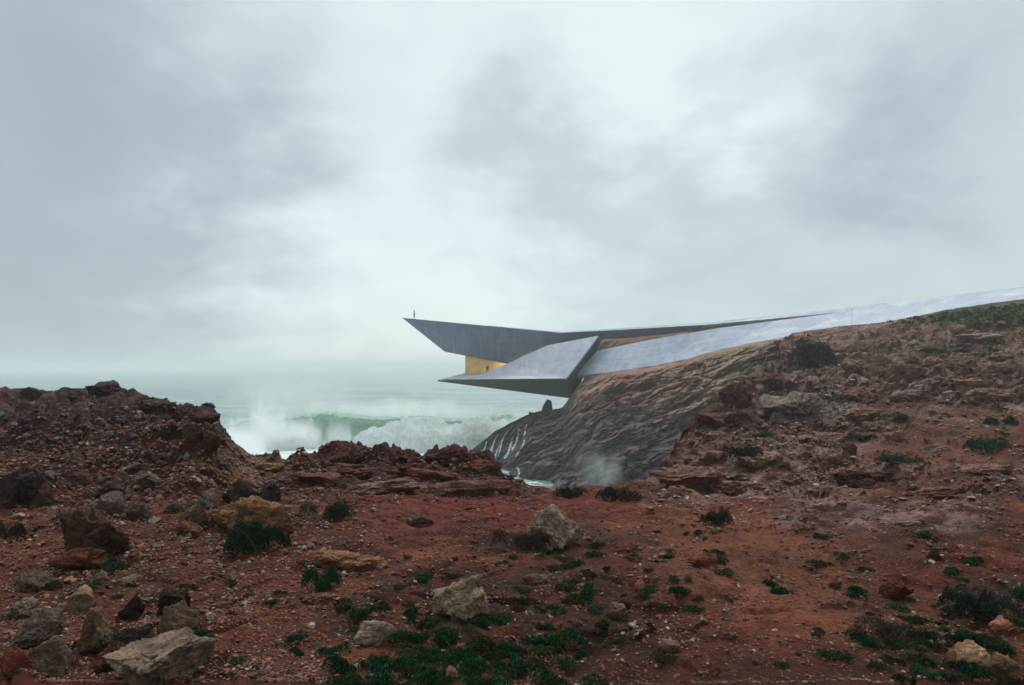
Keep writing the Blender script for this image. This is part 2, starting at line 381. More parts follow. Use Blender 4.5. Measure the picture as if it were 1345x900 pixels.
def boxw(x0, x1, y0, y1, fx=25, fy=12):
    return sstep(x0-fx, x0+fx, pxw)*(1-sstep(x1-fx, x1+fx, pxw))*sstep(y0-fy, y0+fy, pyw)*(1-sstep(y1-fy, y1+fy, pyw))
left = (1-sstep(255, 350, pxw))*(1-sstep(615, 690, pyw))              # rubble hill on the left
leftb = (1-sstep(100, 330, pxw))*(1-sstep(600, 720, pyw))
ridge = boxw(345, 705, 560, 652, 20, 8)
right = sstep(845, 885, pxw)*(1-sstep(640, 672, pyw))
far = sstep(22, 60, Y)
ledge = right*(1-sstep(-.35, .35, fbm(X*.09, Y*.11, 4.4, 3)+.18*(pyw-560)/60))
ledge = np.clip(ledge+right*boxw(850, 1130, 560, 650, 40, 14)*.9+right*boxw(940,1345,470,560,20,20)*.6, 0, 1)*(1-sstep(1180,1250,pxw)*boxw(1100,2200,555,640)*.6)
purple = boxw(1040, 1290, 668, 702, 40, 8)
backf = 1-sstep(6.0, 6.3, row)
H = np.zeros_like(Z)
# broad undulation of the soil
H += (.11*fbm(X*.4, Y*.4, 2.2, 3)+.05*fbm(X*1.7, Y*1.7, 5.2, 4))*sstep(2, 6, Y)*(1-far)
H += .35*far*fbm(X*.08, Y*.08, 6.2, 3)*(1-sstep(5.4, 6.0, row))
# clods and gravel
w1, w1b, c1 = worley(X*7.5, Y*7.5); near = 1-sstep(9, 22, Y)
H += near*.012*np.clip(1-w1*1.3, 0, 1)*(c1 > .45)
H += near*.012*fbm(X*5, Y*5, 1.1, 4)
# rubble: packed half-buried blocks at three sizes
wx = fbm(X*.9, Y*.9, 3.3, 3)*.35; wy = fbm(X*.9+40, Y*.9, 5.3, 3)*.35
def rubble(s, amp, k, thr=.25, sx=1.0):
    a, b, c = worley((X+wx)*s*sx, (Y+wy)*s, None, k)
    dome = np.sqrt(np.clip(1-(a*1.25)**2, 0, 1)); edge = sstep(.02, .22, b-a)
    return amp*(dome*edge)*sstep(thr, thr+.1, c)*(.5+.8*c)
rgv = 1-np.abs(perlin(X*1.3, Y*1.3, 3.0))*1.6
def plate(s, amp, k, sx=.55):
    a, b, c = worley((X+wx)*s*sx, (Y+wy*1.5)*s, None, k)
    return amp*((c-.35)*sstep(.0, .09, b-a)-.35*(1-sstep(.0, .07, b-a)))
lump = plate(.7, .42, 101, .8)+plate(1.9, .22, 103, .8)+.12+rubble(.9, .16, 3, .25)+rubble(2.0, .14, 11, .1)+rubble(4.4, .10, 23, .1)+.14*rgv
H += left*lump*(.55+.45*sstep(.0, .5, fbm(X*.3, Y*.3, 9, 2)+.3))
H += leftb*(1-left)*.8*(rubble(1.1, .24, 5, .5)+rubble(3.0, .12, 7, .45))
H += near*.7*rubble(3.2, .05, 71, .55)
# central ridge: gnarled, pitted crust
rg = 1-np.abs(perlin(X*1.5, Y*1.5, 2.0))*1.6; rg2 = 1-np.abs(perlin(X*4.1, Y*4.1, 7.0))*1.6
gr_ = 1-np.abs(perlin(X*.9-.5*Y, Y*2.6+.9*X, 12.0))*1.8; top_ = 1-sstep(606, 628, py)
H += ridge*(.10*rg+.04*rg2+.10*gr_+top_*(rubble(.8, .34, 31, .25)+rubble(2.6, .14, 37, .3))+.35*rubble(1.6, .2, 35, .5)-.14-.22*top_)
# right hillside: tilted ledges broken into blocks
hh = (Z+H)*1.0+.14*X*.3+.5*fbm(X*.12, Y*.16, 3.7, 4)+.10*fbm(X*.7, Y*.9, 1.7, 3)
st = .34+.42*far
_, _, cidL = worley((X+wx)*.5*.6, (Y+wy)*.5, None, 61)
f = hh/st; fr = f-np.floor(f)
stepd = (np.floor(f)+sstep(.62, .9, fr))*st-hh
H += ledge*stepd*1.3
OV = ledge*st*(.9*sstep(.70, .90, fr)*(1-sstep(.94, 1.0, fr))+.55*(1-sstep(0, .25, fr)))*(.6+.6*cidL)
blk = rubble(.55, .55, 41, .3, .6)+rubble(1.5, .26, 47, .3, .7)+rubble(3.6, .10, 53, .3, .8)
sm_ = 1-.65*boxw(880, 1130, 575, 665, 30, 12)
H += ledge*sm_*(plate(.32, .75, 81)*(.35+.65*far)+plate(.9, .32, 83)*(.5+.5*far)+plate(2.4, .10, 85))
blk = blk*.35
H += ledge*blk*(.42+.35*far)+right*(1-ledge)*(rubble(1.3, .20, 43, .72, .7)+rubble(3.0, .08, 49, .6))*(.7+.6*far)
H += purple*(.03*rg+.03*rubble(2, 1, 3))
H += .05*far*fbm(X*1.3, Y*1.3, 9.9, 4)
H += boxw(960, 1345, 560, 660, 30, 15)*.05*rg
cm = left*sstep(5.2, 5.7, row); Hs = H.copy()
for _ in range(10): Hs[:, 1:-1] = .25*Hs[:, :-2]+.5*Hs[:, 1:-1]+.25*Hs[:, 2:]
H = H*(1-cm)+Hs*cm
H *= backf*sstep(1.5, 3.5, Y)*(1-.85*sstep(5.35, 5.9, row)*sstep(1000, 1060, px))
Z = Z+H
Y = Y-OV*backf*(1-.9*sstep(5.3, 5.9, row)*sstep(1000, 1060, px))
# seaward drop gets a craggy face
drop = sstep(6.05, 6.6, row)
Y = Y+drop*(.5*fbm(X*.6, Z*.6, 3, 4)); X = X+drop*.3*fbm(Y*.6, Z*.6, 6, 3)
# ---- surface colour (kinds of ground)
def mixc(c, col, m): return c*(1-m[..., None])+np.array(col, np.float32)*m[..., None]
col = np.zeros(Z.shape+(3,), np.float32)+np.array((.132, .035, .020), np.float32)
nA = fbm(X*.5, Y*.5, 21, 4); nB = fbm(X*2.1, Y*2.1, 12, 4); nC = fbm(X*.14, Y*.14, 31, 3)
_, _, cid = worley((X+wx)*2.0, (Y+wy)*2.0, None, 11); _, _, cidr = worley((X+wx)*.9*.55, (Y+wy*1.5)*.9, None, 83); _, _, cidR = worley((X+wx)*.32*.55, (Y+wy*1.5)*.32, None, 81); cidr = .55*cidr+.45*cidR
col = mixc(col, (.25, .084, .045), sstep(-.1, .6, nA)*.7)
nD = fbm(X*.9+7, Y*1.3, 61, 5)+.4*fbm(X*.2, Y*.3, 62, 3)
col = mixc(col, (.046, .017, .011), sstep(-.05, .5, nD)*.65)                                # lighter sandy soil
col = mixc(col, (.165, .034, .022), boxw(480, 840, 650, 690, 60, 10)*.8)                 # deep red flat
col = mixc(col, (.24, .088, .046), boxw(850, 1150, 690, 800, 60, 25)*.55)
col = mixc(col, (.036, .020, .016), boxw(430, 830, 770, 1000, 60, 30)*sstep(-.5, .25, nB)*.8)
col = mixc(col, (.036, .022, .018), boxw(1120, 2000, 770, 1000, 50, 25)*sstep(-.5, .3, nB)*.75)
col = mixc(col, (.040, .018, .016), boxw(650, 800, 690, 735, 20, 10)*.5)
rock = np.clip(left*.9+ridge+ledge+purple, 0, 1)
col = mixc(col, (.17, .10, .092), left*(.5+.5*sstep(.3, .8, cid))*(.45+.55*(1-sstep(560, 640, pyw))))
col = mixc(col, (.115, .058, .046), left*(cid < .35)*.8)
col = mixc(col, (.13, .030, .022), left*boxw(150, 350, 560, 620, 50, 20)*.5)
col = mixc(col, (.135, .036, .034), ridge*.85); col = mixc(col, (.22, .145, .145), ridge*(1-top_)*sstep(.0, .45, fbm(X*1.0-.5*Y, Y*2.8+.9*X, 17., 5))*.75)
col = mixc(col, (.23, .14, .075), boxw(250, 375, 592, 640, 15, 6)*.75)                     # ochre saddle
col = mixc(col, (.32, .155, .13), ledge*(.35+.5*cidr)); col = mixc(col, (.54, .40, .35), ledge*sstep(.45, .8, cidr)*.7*(1-.5*boxw(850, 1345, 555, 700)))
col = mixc(col, (.42, .235, .215), boxw(860, 1130, 570, 662, 40, 12)*sstep(-.4, .3, nB)*.85)
col = mixc(col, (.32, .24, .17), boxw(950, 1060, 592, 625, 25, 8)*sstep(-.35, .3, nA)*.6)  # pale slab
col = mixc(col, (.25, .24, .235), boxw(1000, 1115, 520, 548, 12, 5)*.85)
col = mixc(col, (.44, .25, .26), purple*sstep(-.4, .3, nB)*.85)
col = mixc(col, (.20, .115, .075), right*(1-ledge)*sstep(50, 75, Y)*.5)
grass = sstep(1175, 1270, pxw+2.0*(428-pyw))*(1-sstep(428, 446, pyw))
grass = np.clip(grass+boxw(1120,1345,455,468,40,5)*.6*sstep(-.1,.3,nB), 0, 1)*sstep(-.75, -.15, nB+nA)
col = mixc(col, (.040, .068, .028), grass*.85)
moss = sstep(.30, .62, fbm(X*.9, Y*.9, 44, 4)+.35*fbm(X*.12, Y*.12, 40, 2))*right
col = mixc(col, (.034, .055, .026), moss*.65)
col = mixc(col, (.05, .04, .038), sstep(6.1, 7, row)*.6)
vr = fbm(X*1.2, Y*1.2, 55, 4)
col = col*(1+.35*vr[..., None])
P = np.stack([X, Y, Z], -1)
# skirt: ground under and behind the camera
r0 = P[0].copy(); r0[:, 0] = us*30; r0[:, 1] = -25; r0[:, 2] = ZC-1.7
P2 = np.concatenate([r0[None], P]); c4 = np.concatenate([np.clip(col, 0.005, 1), rock[..., None]], -1); c4 = np.concatenate([c4[:1], c4])
ground = mesh_np('ground', P2, grid_faces(P2.shape[0], P2.shape[1]), M_ground, col=c4.reshape(-1, 4)); tag(ground, kind='structure')

# ---- headland cliff
uc = np.linspace((560-672.5)/F, (1100-672.5)/F, int(520*FINE))
dc, zc, tc_ = build_grid(cliff_cols(), uc, [90, 90, 70, 60, 40, 20])
CU = np.broadcast_to(uc, dc.shape); CX = CU*dc; CY = dc.copy(); CZ = zc+ZC; crow = np.broadcast_to(tc_[:, None], dc.shape)
cpx = CU*F+672.5; cpy = 483-zc/dc*F
fade = sstep(0, .4, crow)*(1-.96*sstep(3.2, 3.85, crow)*sstep(740, 790, cpx)+.22*sstep(4.3, 4.8, crow))*(1-sstep(5.2, 5.8, crow))
taper = sstep(600, 700, cpx)
# tilted beds rising to the right + blocks
q = CZ-.42*CX+.10*CY+1.3*fbm(CX*.07, CY*.07, CZ*.07, 3)
bed = np.abs((q/2.6) % 1-.5)*2; bed2 = np.abs((q/.85+.3*perlin(CX*.2, CY*.2, CZ*.2)) % 1-.5)*2
wA, wB, wc = worley(CX*.22+.3*perlin(CX*.3, CZ*.3, 1), CY*.22, CZ*.32)
wC, wD, _ = worley(CX*.5+.5*perlin(CX*.4, CZ*.4, 4), CY*.4-.2*CX, CZ*.75-.3*CX, 19); wE, wF, _ = worley(CX*1.3, CY*1.0, CZ*1.7-.5*CX, 29)
def saw(v): f_ = v-np.floor(v); return f_*sstep(1.0, .88, f_)
q1 = CZ-.40*CX+.10*CY+1.2*fbm(CX*.05, CY*.05, CZ*.06, 3)+.7*fbm(CX*.22, CY*.2, CZ*.25, 4)
_, _, ck = worley(CX*.16, CZ*.2+.1*CX, None, 91); _, _, ck2 = worley(CX*.4, CZ*.5+.2*CX, None, 95)
bA = sstep(-.45, .35, fbm(CX*.11, CY*.1, CZ*.13+8, 3)); bB = sstep(-.4, .4, fbm(CX*.22+5, CY*.2, CZ*.2, 3))
saws = 2.4*saw(q1/4.1+ck*.30)*(.25+.9*bA)+1.3*saw(q1/1.7+ck2*.5)*(.1+1.1*bB)+.5+.3*saw(q1/.5+.6*perlin(CX*.5, CY*.5, CZ*.5))
bm_ = sstep(-.3, .4, fbm(CX*.08+3, CY*.08, CZ*.12, 3))
disp = saws-1.35+1.5*fbm(CX*.09, CY*.09, CZ*.12, 4)+.45*(bed-.5)*bm_+.16*(bed2-.5)*bm_+.9*(.5-wA)+.55*sstep(.0, .10, wB-wA)+.2*np.clip(.8-wC, 0, 1)+.28*sstep(0, .14, wD-wC)+.20*(.7-wE)+.08*sstep(0, .15, wF-wE)
disp += .4*(1-2*np.abs(perlin(CX*.4, CY*.5, CZ*.6-.2*CX)))+.34*fbm(CX*.9, CY*.9, CZ*1.2-.3*CX, 4)
disp *= 1.35*fade*(.45+.55*taper)
CY2 = CY-disp*.95; CZ2 = CZ+disp*.16
CP = np.stack([CX, CY2, CZ2], -1)
cc = np.zeros(CZ.shape+(3,), np.float32)+np.array((.36, .215, .165), np.float32)
m1 = fbm(CX*.1, CY*.1, CZ*.1, 4)
cc = mixc(cc, (.46, .32, .245), sstep(-.2, .5, m1)*.6)
cc = mixc(cc, (.12, .06, .045), sstep(.45, .75, bed2*.6+.5*fbm(CX*.3, CY*.3, CZ*.6, 4))*.55)
cc = mixc(cc, (.27, .10, .08), sstep(.0, .6, fbm(CX*.14+9, CY*.1, CZ*.16, 3))*.65)
cpyw = cpy+14*fbm(CX*.12, CY*.1, CZ*.12, 3)
dark = sstep(520, 600, cpyw+(860-cpx)*.12)                                    # wet, sea-blackened foot
cc = mixc(cc, (.095, .082, .088), dark*.85)
cc = mixc(cc, (.21, .17, .165), dark*sstep(.2, .6, fbm(CX*.5, CY*.5, CZ*1.2-.4*CX, 4))*.6)
cc = mixc(cc, (.30, .235, .14), sstep(900, 925, cpx+wob.mean())*(1-sstep(495, 512, cpyw))*(1-sstep(1020, 1040, cpx))*.55)
cc = mixc(cc, (.20, .115, .07), sstep(4.3, 4.8, crow)*.8)
cc = cc*(1+.3*fbm(CX*.9, CY*.9, CZ*.9, 4)[..., None])*(.85+.3*bed2[..., None])
rk = np.ones(cc.shape[:2]+(1,), np.float32)*.16
cliff = mesh_np('headland_cliff', CP, grid_faces(*dc.shape), M_cliff, col=np.concatenate([np.clip(cc, .005, 1), rk], -1).reshape(-1, 4)); tag(cliff, kind='structure')

# ---- lookup of a surface point
class Surf:
    def __init__(s, P, us): s.P = P; s.us = us; s.V = 483-(P[..., 2]-ZC)/np.maximum(P[..., 1], .1)*F
    def hit(s, x, y, rmax=None):
        c = int(np.clip(np.searchsorted(s.us, (x-672.5)/F), 1, len(s.us)-2)); v = s.V[:, c]
        n = rmax or len(v); idx = np.nonzero(v[8:n] <= y)[0]
        i = (idx[0]+8) if len(idx) else int(np.argmin(v[:n]))
        p = s.P[i, c].astype(float); a = s.P[min(i+3, len(v)-1), c]-s.P[max(i-3, 0), c]; b = s.P[i, min(c+3, len(s.us)-1)]-s.P[i, max(c-3, 0)]
        nn = np.cross(b, a); nn = nn/(np.linalg.norm(nn)+1e-9)
        if nn[2] < 0: nn = -nn
        return Vector(p), Vector(nn)
    def near(s, x, dd):
        c = int(np.clip(np.searchsorted(s.us, (x-672.5)/F), 1, len(s.us)-2)); i = int(np.argmin(np.abs(s.P[:, c, 1]-dd)))
        return Vector(s.P[i, c].astype(float))
G = Surf(P, us); CL = Surf(CP, uc)
RC = int(np.nonzero(tt >= 6.0)[0][0])+1

# ------------------------------------------------------------------ sea
def sea_material():
    t = NT('sea_water'); v = t.coord('Object')
    at = t.new('ShaderNodeAttribute', attribute_name='Col'); sp = t.new('ShaderNodeSeparateColor'); t.l.new(at.outputs['Color'], sp.inputs[0])
    foam = t.math('MULTIPLY', sp.outputs[0], 1.0)
    la = t.noise(t.coord('Object', scale=(.25, 1, 1)), .045, 6, .6, .5)
    c = t.mix(t.rng(la, .3, .7, 0, 1), (.08, .145, .14), (.25, .35, .31))
    fn = t.noise(t.coord('Object', scale=(.7, 1, 1)), .35, 9, .68, 1.2)
    fm = t.rng(t.math('ADD', foam, t.math('MULTIPLY', t.math('SUBTRACT', fn, .5), 1.5)), .50, .64, 0, 1)
    c = t.mix(t.math('MULTIPLY', fm, .92), c, (.72, .77, .76))
    t.l.new(c, t.b.inputs['Base Color']); t.l.new(t.rng(fm, 0, 1, .22, .8), t.b.inputs['Roughness']); t.b.inputs['IOR'].default_value = 1.33
    wv = t.coord('Object', scale=(.35, 1, 1))
    h = t.math('ADD', t.math('MULTIPLY', t.noise(wv, .10, 5, .6), 2.0), t.math('MULTIPLY', t.noise(wv, .8, 6, .7), .35))
    t.l.new(t.bump(h, 1.3, 1.0), t.b.inputs['Normal'])
    return t.m
M_sea = sea_material()
su = np.linspace(-2.0, 2.0, 700); sv = np.concatenate([np.linspace(300, 12, 420), np.geomspace(11.6, .8, 60)])   # pixels under the horizon
SD = (17*F/sv)[:, None]*np.ones_like(su)[None]; SX = su[None]*SD; SY = SD.copy()
near_s = (1-sstep(400, 1200, SY))
SZ = near_s*(.9*perlin(SX*.010, SY*.045, 1.)*sstep(165, 200, SY)+.5*fbm(SX*.04, SY*.11, 3., 4)+.10*fbm(SX*.3, SY*.5, 5., 3))
# the breaking wave
def crest_y(x): return 158+.06*(x+45)+3.0*np.sin(x*.045)+1.2*np.sin(x*.13+1)
def wave_h(x): return (5.9+.5*np.sin(x*.11)+.35*np.sin(x*.31+2))*sstep(-78, -56, x)*(1-.0*x)
foamx = np.zeros_like(SX)
spx = su[None]*F+672.5+0*SD
foamx += .62*np.exp(-((SY-144)/9)**2)*sstep(-75, -55, SX)                      # churned water before the breaker
foamx += .42*np.exp(-((SY-128)/14)**2)*sstep(-62, -45, SX)*(1-sstep(60,90,SX))
foamx += .9*np.exp(-((SX+56)/9)**2-((SY-128)/22)**2)
foamx += .36*sstep(95, 110, SY)*(1-sstep(190, 320, SY))
foamx += .45*(1-sstep(100, 112, SY))
foamx += .20*np.clip(fbm(SX*.006, SY*.03, 4, 3), 0, 1)*(1-sstep(300, 900, SY))
foamx += .9*np.exp(-((SX-20)/14)**2-((SY-152)/14)**2)
sc = np.stack([foamx, foamx, foamx], -1)
sea = mesh_np('sea', np.stack([SX, SY, SZ], -1), grid_faces(*SX.shape), M_sea, col=sc.reshape(-1, 3)); tag(sea, kind='structure')
# far rows reach the horizon 19 km out
def wave_material():
    t = NT('breaking_wave_water'); at = t.new('ShaderNodeAttribute', attribute_name='Col'); sp = t.new('ShaderNodeSeparateColor'); t.l.new(at.outputs['Color'], sp.inputs[0])
    v = t.coord('Object'); st = t.noise(t.coord('Object', scale=(1, .25, .22)), 1.1, 7, .65, .3)
    fm = t.rng(t.math('ADD', sp.outputs[0], t.math('MULTIPLY', t.math('SUBTRACT', st, .5), 2.6)), .40, .85, 0, 1)
    c = t.mix(sp.outputs[1], (.18, .28, .24), (.56, .74, .62))
    c = t.mix(t.math('MULTIPLY', fm, .85), c, (.74, .79, .77))
    t.l.new(c, t.b.inputs['Base Color']); t.l.new(t.rng(fm, 0, 1, .2, .8), t.b.inputs['Roughness']); t.b.inputs['IOR'].default_value = 1.33
    t.l.new(t.bump(t.noise(t.coord('Object', scale=(1, .4, .4)), 1.2, 6, .6), .3, .8), t.b.inputs['Normal'])
    tr = t.new('ShaderNodeBsdfTranslucent'); ms = t.new('ShaderNodeMixShader'); t.l.new(c, tr.inputs[0]); ms.inputs[0].default_value = .5
    t.l.new(t.b.outputs[0], ms.inputs[1]); t.l.new(tr.outputs[0], ms.inputs[2]); t.l.new(ms.outputs[0], t.out.inputs['Surface'])
    return t.m
prof = np.array([(46, -.3, .1, .3), (30, .6, .15, .4), (18, 2.4, .25, .6), (9, 4.4, .3, .8), (4, 5.4, .3, 1), (1.5, 5.9, .3, 1), (-.6, 6.05, .32, 1), (-1.9, 5.8, .36, 1), (-2.2, 5.4, .40, 1), (-1.4, 5.0, .42, 1),
                 (-.6, 4.2, .32, 1), (-.5, 3.2, .30, .9), (-1.2, 2.2, .3, .7), (-2.8, 1.3, .35, .4), (-5.5, .6, .45, .2), (-9, .2, .5, .1), (-14, -.3, .55, 0)])
ti = np.linspace(0, len(prof)-1, 110); pr = np.stack([np.interp(ti, np.arange(len(prof)), prof[:, k]) for k in range(4)], -1)
for _ in range(4): pr[1:-1] = .25*pr[:-2]+.5*pr[1:-1]+.25*pr[2:]
wxs = np.linspace(-80, 70, 620)
WX = np.broadcast_to(wxs, (110, 620)).copy(); hs = wave_h(wxs)/6.0
WY = crest_y(wxs)[None]+pr[:, 0][:, None]*(.6+.4*hs)[None]; WZ = pr[:, 1][:, None]*hs[None]
n_ = fbm(WX*.25, WY*.25, WZ*.4, 4); WY = WY+.5*n_; n2_ = fbm(WX*1.1, WY*.8, WZ*.8, 4); WZ = WZ+(.3*n_+.28*n2_*sstep(3.5, 5.5, WZ))*(WZ > .2); WY = WY+.5*n2_*sstep(3.5, 5.5, WZ)
wcol = np.stack([pr[:, 2][:, None]+.0*WX, pr[:, 3][:, None]+.0*WX, 0*WX], -1)
wave = mesh_np('breaking_wave', np.stack([WX, WY, WZ], -1), grid_faces(110, 620), wave_material(), col=wcol.reshape(-1, 3)); tag(wave, kind='structure')
# tumbling white water: billowing half tubes
def foam_material():
    t = NT('white_water_foam'); v = t.coord('Object'); a = t.noise(t.coord('Object', scale=(1, 1, .5)), .55, 8, .7, .6); b = t.noise(v, 1.6, 8, .75)
    c = t.mix(t.rng(a, .38, .62, 0, 1), (.82, .88, .86), (.97, .97, .97)); t.l.new(c, t.b.inputs['Base Color']); t.b.inputs['Roughness'].default_value = .95; t.b.inputs['Specular IOR Level'].default_value = .1
    t.l.new(t.bump(b, .35, .8), t.b.inputs['Normal'])
    tr = t.new('ShaderNodeBsdfTranslucent'); ms = t.new('ShaderNodeMixShader'); t.l.new(c, tr.inputs[0]); ms.inputs[0].default_value = .7    # foam lets daylight through
    t.l.new(t.b.outputs[0], ms.inputs[1]); t.l.new(tr.outputs[0], ms.inputs[2]); t.l.new(ms.outputs[0], t.out.inputs['Surface']); return t.m
M_foam = foam_material()
def foam_roll(x0, x1, yc, rad, hgt, seed, nx=520, nt=90, rough=1.0):
    xs = np.linspace(x0, x1, nx); th = np.linspace(-.15, math.pi+.15, nt)
    A, B = np.meshgrid(th, xs, indexing='ij')
    env = sstep(x0, x0+.09*(x1-x0), B)*(1-sstep(x1-.12*(x1-x0), x1, B))
    n = fbm(B*.16, A*1.2, seed, 4); r = 1+.35*n
    w1, w2, _ = worley(B*.42, A*2.2+seed, None, seed % 50); w3, _, _ = worley(B*1.1, A*5+seed, None, (seed*3) % 50)
    r = r+.42*np.sqrt(np.clip(1-w1*w1, 0, 1))*rough+.20*np.sqrt(np.clip(1-w3*w3, 0, 1))*rough-.2
    r = r+.05*fbm(B*3, A*12, seed+2, 3)
    hv = (hgt*(.8+.45*perlin(B*.09, 0*B, seed+.5)+.25*perlin(B*.33, 0*B, seed+.9)))*env
    return np.stack([B, yc(B)-np.cos(A)*rad*r*(.3+.7*env), -.3+np.maximum(np.sin(A), -.1)*hv*r], -1), grid_faces(nt, nx)
def lumps(name, parts_):
    Vs, Fs, off = [], [], 0
    for V, Fc in parts_:
        V = V.reshape(-1, 3); Vs.append(V); Fs.append(Fc+off); off += len(V)
    return mesh_np(name, np.concatenate(Vs), np.concatenate(Fs), M_foam)
fo = lumps('sea_foam', [foam_roll(-36, 24, lambda x: crest_y(x)-9.5+.05*x, 7.5, 3.9, 5, 900, 130),
                        foam_roll(8, 70, lambda x: crest_y(x)-6, 7.5, 5.4, 9, 600),
                        foam_roll(-66, -42, lambda x: crest_y(x)-9-.35*(x+50), 4.0, 2.6, 14, 400)])
tag(fo, kind='stuff'); fo['label'] = 'tumbling white foam rolling before the breaking wave'; fo['category'] = 'foam'
# ---- spray and mist: real scattering volumes
def spray(name, label, loc, size, dens, nscale, seed, thr=.45, soft=.35, aniso=(1, 1, 1), power=1.0, up=0.0):
    bm = bmesh.new(); bmesh.ops.create_cube(bm, size=2.0)
    me = bpy.data.meshes.new(name); bm.to_mesh(me); bm.free()
    o = bpy.data.objects.new(name, me); C.objects.link(o); o.location = loc; o.scale = size
    t = NT(name+'_air'); t.n.remove(t.b)
    tcn = t.new('ShaderNodeTexCoord'); v = tcn.outputs['Object']
    ln = t.new('ShaderNodeVectorMath', operation='LENGTH'); 
    n0 = t.new('ShaderNodeMapping'); t.l.new(v, n0.inputs[0]); n0.inputs['Scale'].default_value = tuple(s*a for s, a in zip(size, aniso)); n0.inputs['Location'].default_value = (seed*7.1, seed*3.3, seed)
    nz = t.noise(n0.outputs[0], nscale, 6, .62, .6)
    t.l.new(v, ln.inputs[0]); r = ln.outputs['Value']
    fall = t.rng(r, 1.0, .15, 0, 1)
    if up:     # densest near the foot
        s_ = t.new('ShaderNodeSeparateXYZ'); t.l.new(v, s_.inputs[0])
        fall = t.math('MULTIPLY', fall, t.rng(s_.outputs[2], 1, -.8, 1-up, 1))
    dd = t.rng(t.math('ADD', nz, t.math('MULTIPLY', fall, .75)), thr+.35, thr+.35+soft, 0, 1)
    edge = t.rng(r, 1.0, .8, 0, 1)
    dens_ = t.math('MULTIPLY', t.math('MULTIPLY', t.math('POWER', dd, power), edge), dens)
    vs = t.new('ShaderNodeVolumePrincipled'); t.l.new(dens_, vs.inputs['Density']); vs.inputs['Color'].default_value = (.99, .996, .992, 1); vs.inputs['Anisotropy'].default_value = .1
    t.l.new(vs.outputs[0], t.out.inputs['Volume']); me.materials.append(t.m)
    tag(o, label, 'sea spray', kind='stuff'); return o
def PXV(x, y, d): return tuple(PX(x, y, d))
spray('wave_spray', 'tall burst of white spray where the wave hits the left rocks', PXV(350, 572, 142), (10, 7, 12), .5, .26, 3, .33, .36, (1.2, 1, .55), 1.5, .5)
spray('wave_spray', 'lower plume of spray just right of the tall burst', PXV(398, 574, 144), (7, 6, 8.5), .45, .34, 21, .36, .34, (1.4, 1, .5), 1.4, .5)
spray('wave_spray', 'small plume of spray falling off the crest nearer the building', PXV(446, 574, 148), (6, 5, 6.5), .4, .42, 31, .38, .36, (1.4, 1, .45), 1.4, .5)
spray('wave_spray', 'low white spray against the left cliff edge', PXV(305, 590, 128), (9, 6, 7), .35, .3, 8, .30, .3, (1, 1, .8), 1.0, .5)
spray('wave_spray', 'soft spray rolling over the white foam', PXV(580, 574, 143), (18, 5, 4.5), .3, .40, 41, .30, .4, (1, 1, .7), 1.2, .5)
spray('wave_spray', 'white spray where the foam meets the headland', PXV(690, 562, 149), (11, 6, 6), .4, .35, 51, .30, .4, (1, 1, .7), 1.2, .5)
spray('wave_mist', 'thin mist blown back off the wave crest', PXV(530, 541, 160), (34, 7, 4.5), .22, .22, 5, .30, .5, (1, 1, .5), 1.2, .3)
spray('wave_mist', 'thin veil of mist hanging high over the spray burst', PXV(380, 525, 165), (24, 10, 8), .05, .2, 15, .25, .6, (1, 1, .8), 1.0, 0)
spray('surf_mist', 'white mist rising from the gully at the foot of the cliff', PXV(790, 612, 84), (4.6, 3.5, 6.0), .30, .5, 11, .34, .55, (1.3, 1, .45), 1.6, .85)

# ------------------------------------------------------------------ haze
bm = bmesh.new(); bmesh.ops.create_cube(bm, size=1.0)
me = bpy.data.meshes.new('haze'); bm.to_mesh(me); bm.free(); hz = bpy.data.objects.new('haze', me); C.objects.link(hz)
HZ0, HZ1 = -10.0, 36.0
hz.scale = (84000, 42000, HZ1-HZ0); hz.location = (0, 20500, (HZ0+HZ1)/2)
t = NT('sea_haze'); t.n.remove(t.b); vs = t.new('ShaderNodeVolumePrincipled'); vs.inputs['Density'].default_value = .0007; vs.inputs['Color'].default_value = (.955, .99, .98, 1)
t.l.new(vs.outputs[0], t.out.inputs['Volume']); me.materials.append(t.m); tag(hz, kind='stuff'); hz['label'] = 'pale sea haze'; hz['category'] = 'haze'

# ------------------------------------------------------------------ building
bld = empty('building', PX(760, 500, 122)); tag(bld, 'angular concrete building cantilevered off the cliff with a long ramp up the hill', 'building')
def solid(name, front, off, mat, parent=bld, quads=None):
    """closed slab: a front polygon (points) pushed back by off"""
    bm = bmesh.new(); a = [bm.verts.new(p) for p in front]; b = [bm.verts.new(p+Vector(off)) for p in front]; n = len(a)
    if quads:
        for q in quads: bm.faces.new([a[i] for i in q]); bm.faces.new([b[i] for i in reversed(q)])
    else: bm.faces.new(a); bm.faces.new(b[::-1])
    for i in range(n): bm.faces.new((a[i], a[(i+1) % n], b[(i+1) % n], b[i]))
    bmesh.ops.triangulate(bm, faces=[f for f in bm.faces if len(f.verts) > 4])
    return part(name, bm, mat, parent)
# upper volume: leaning flank with its shade put into the colour, flat roof
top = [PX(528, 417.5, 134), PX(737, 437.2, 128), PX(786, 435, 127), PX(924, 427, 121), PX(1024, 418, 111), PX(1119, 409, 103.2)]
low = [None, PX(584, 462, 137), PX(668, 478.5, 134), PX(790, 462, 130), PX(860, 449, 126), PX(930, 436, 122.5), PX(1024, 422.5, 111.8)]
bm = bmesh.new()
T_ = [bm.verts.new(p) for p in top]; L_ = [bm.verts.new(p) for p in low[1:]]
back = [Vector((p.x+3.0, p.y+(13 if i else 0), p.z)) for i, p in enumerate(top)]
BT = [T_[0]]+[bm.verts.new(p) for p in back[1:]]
BL = [bm.verts.new(Vector((p.x+1, p.y+7, p.z+.1))) for p in low[1:]]
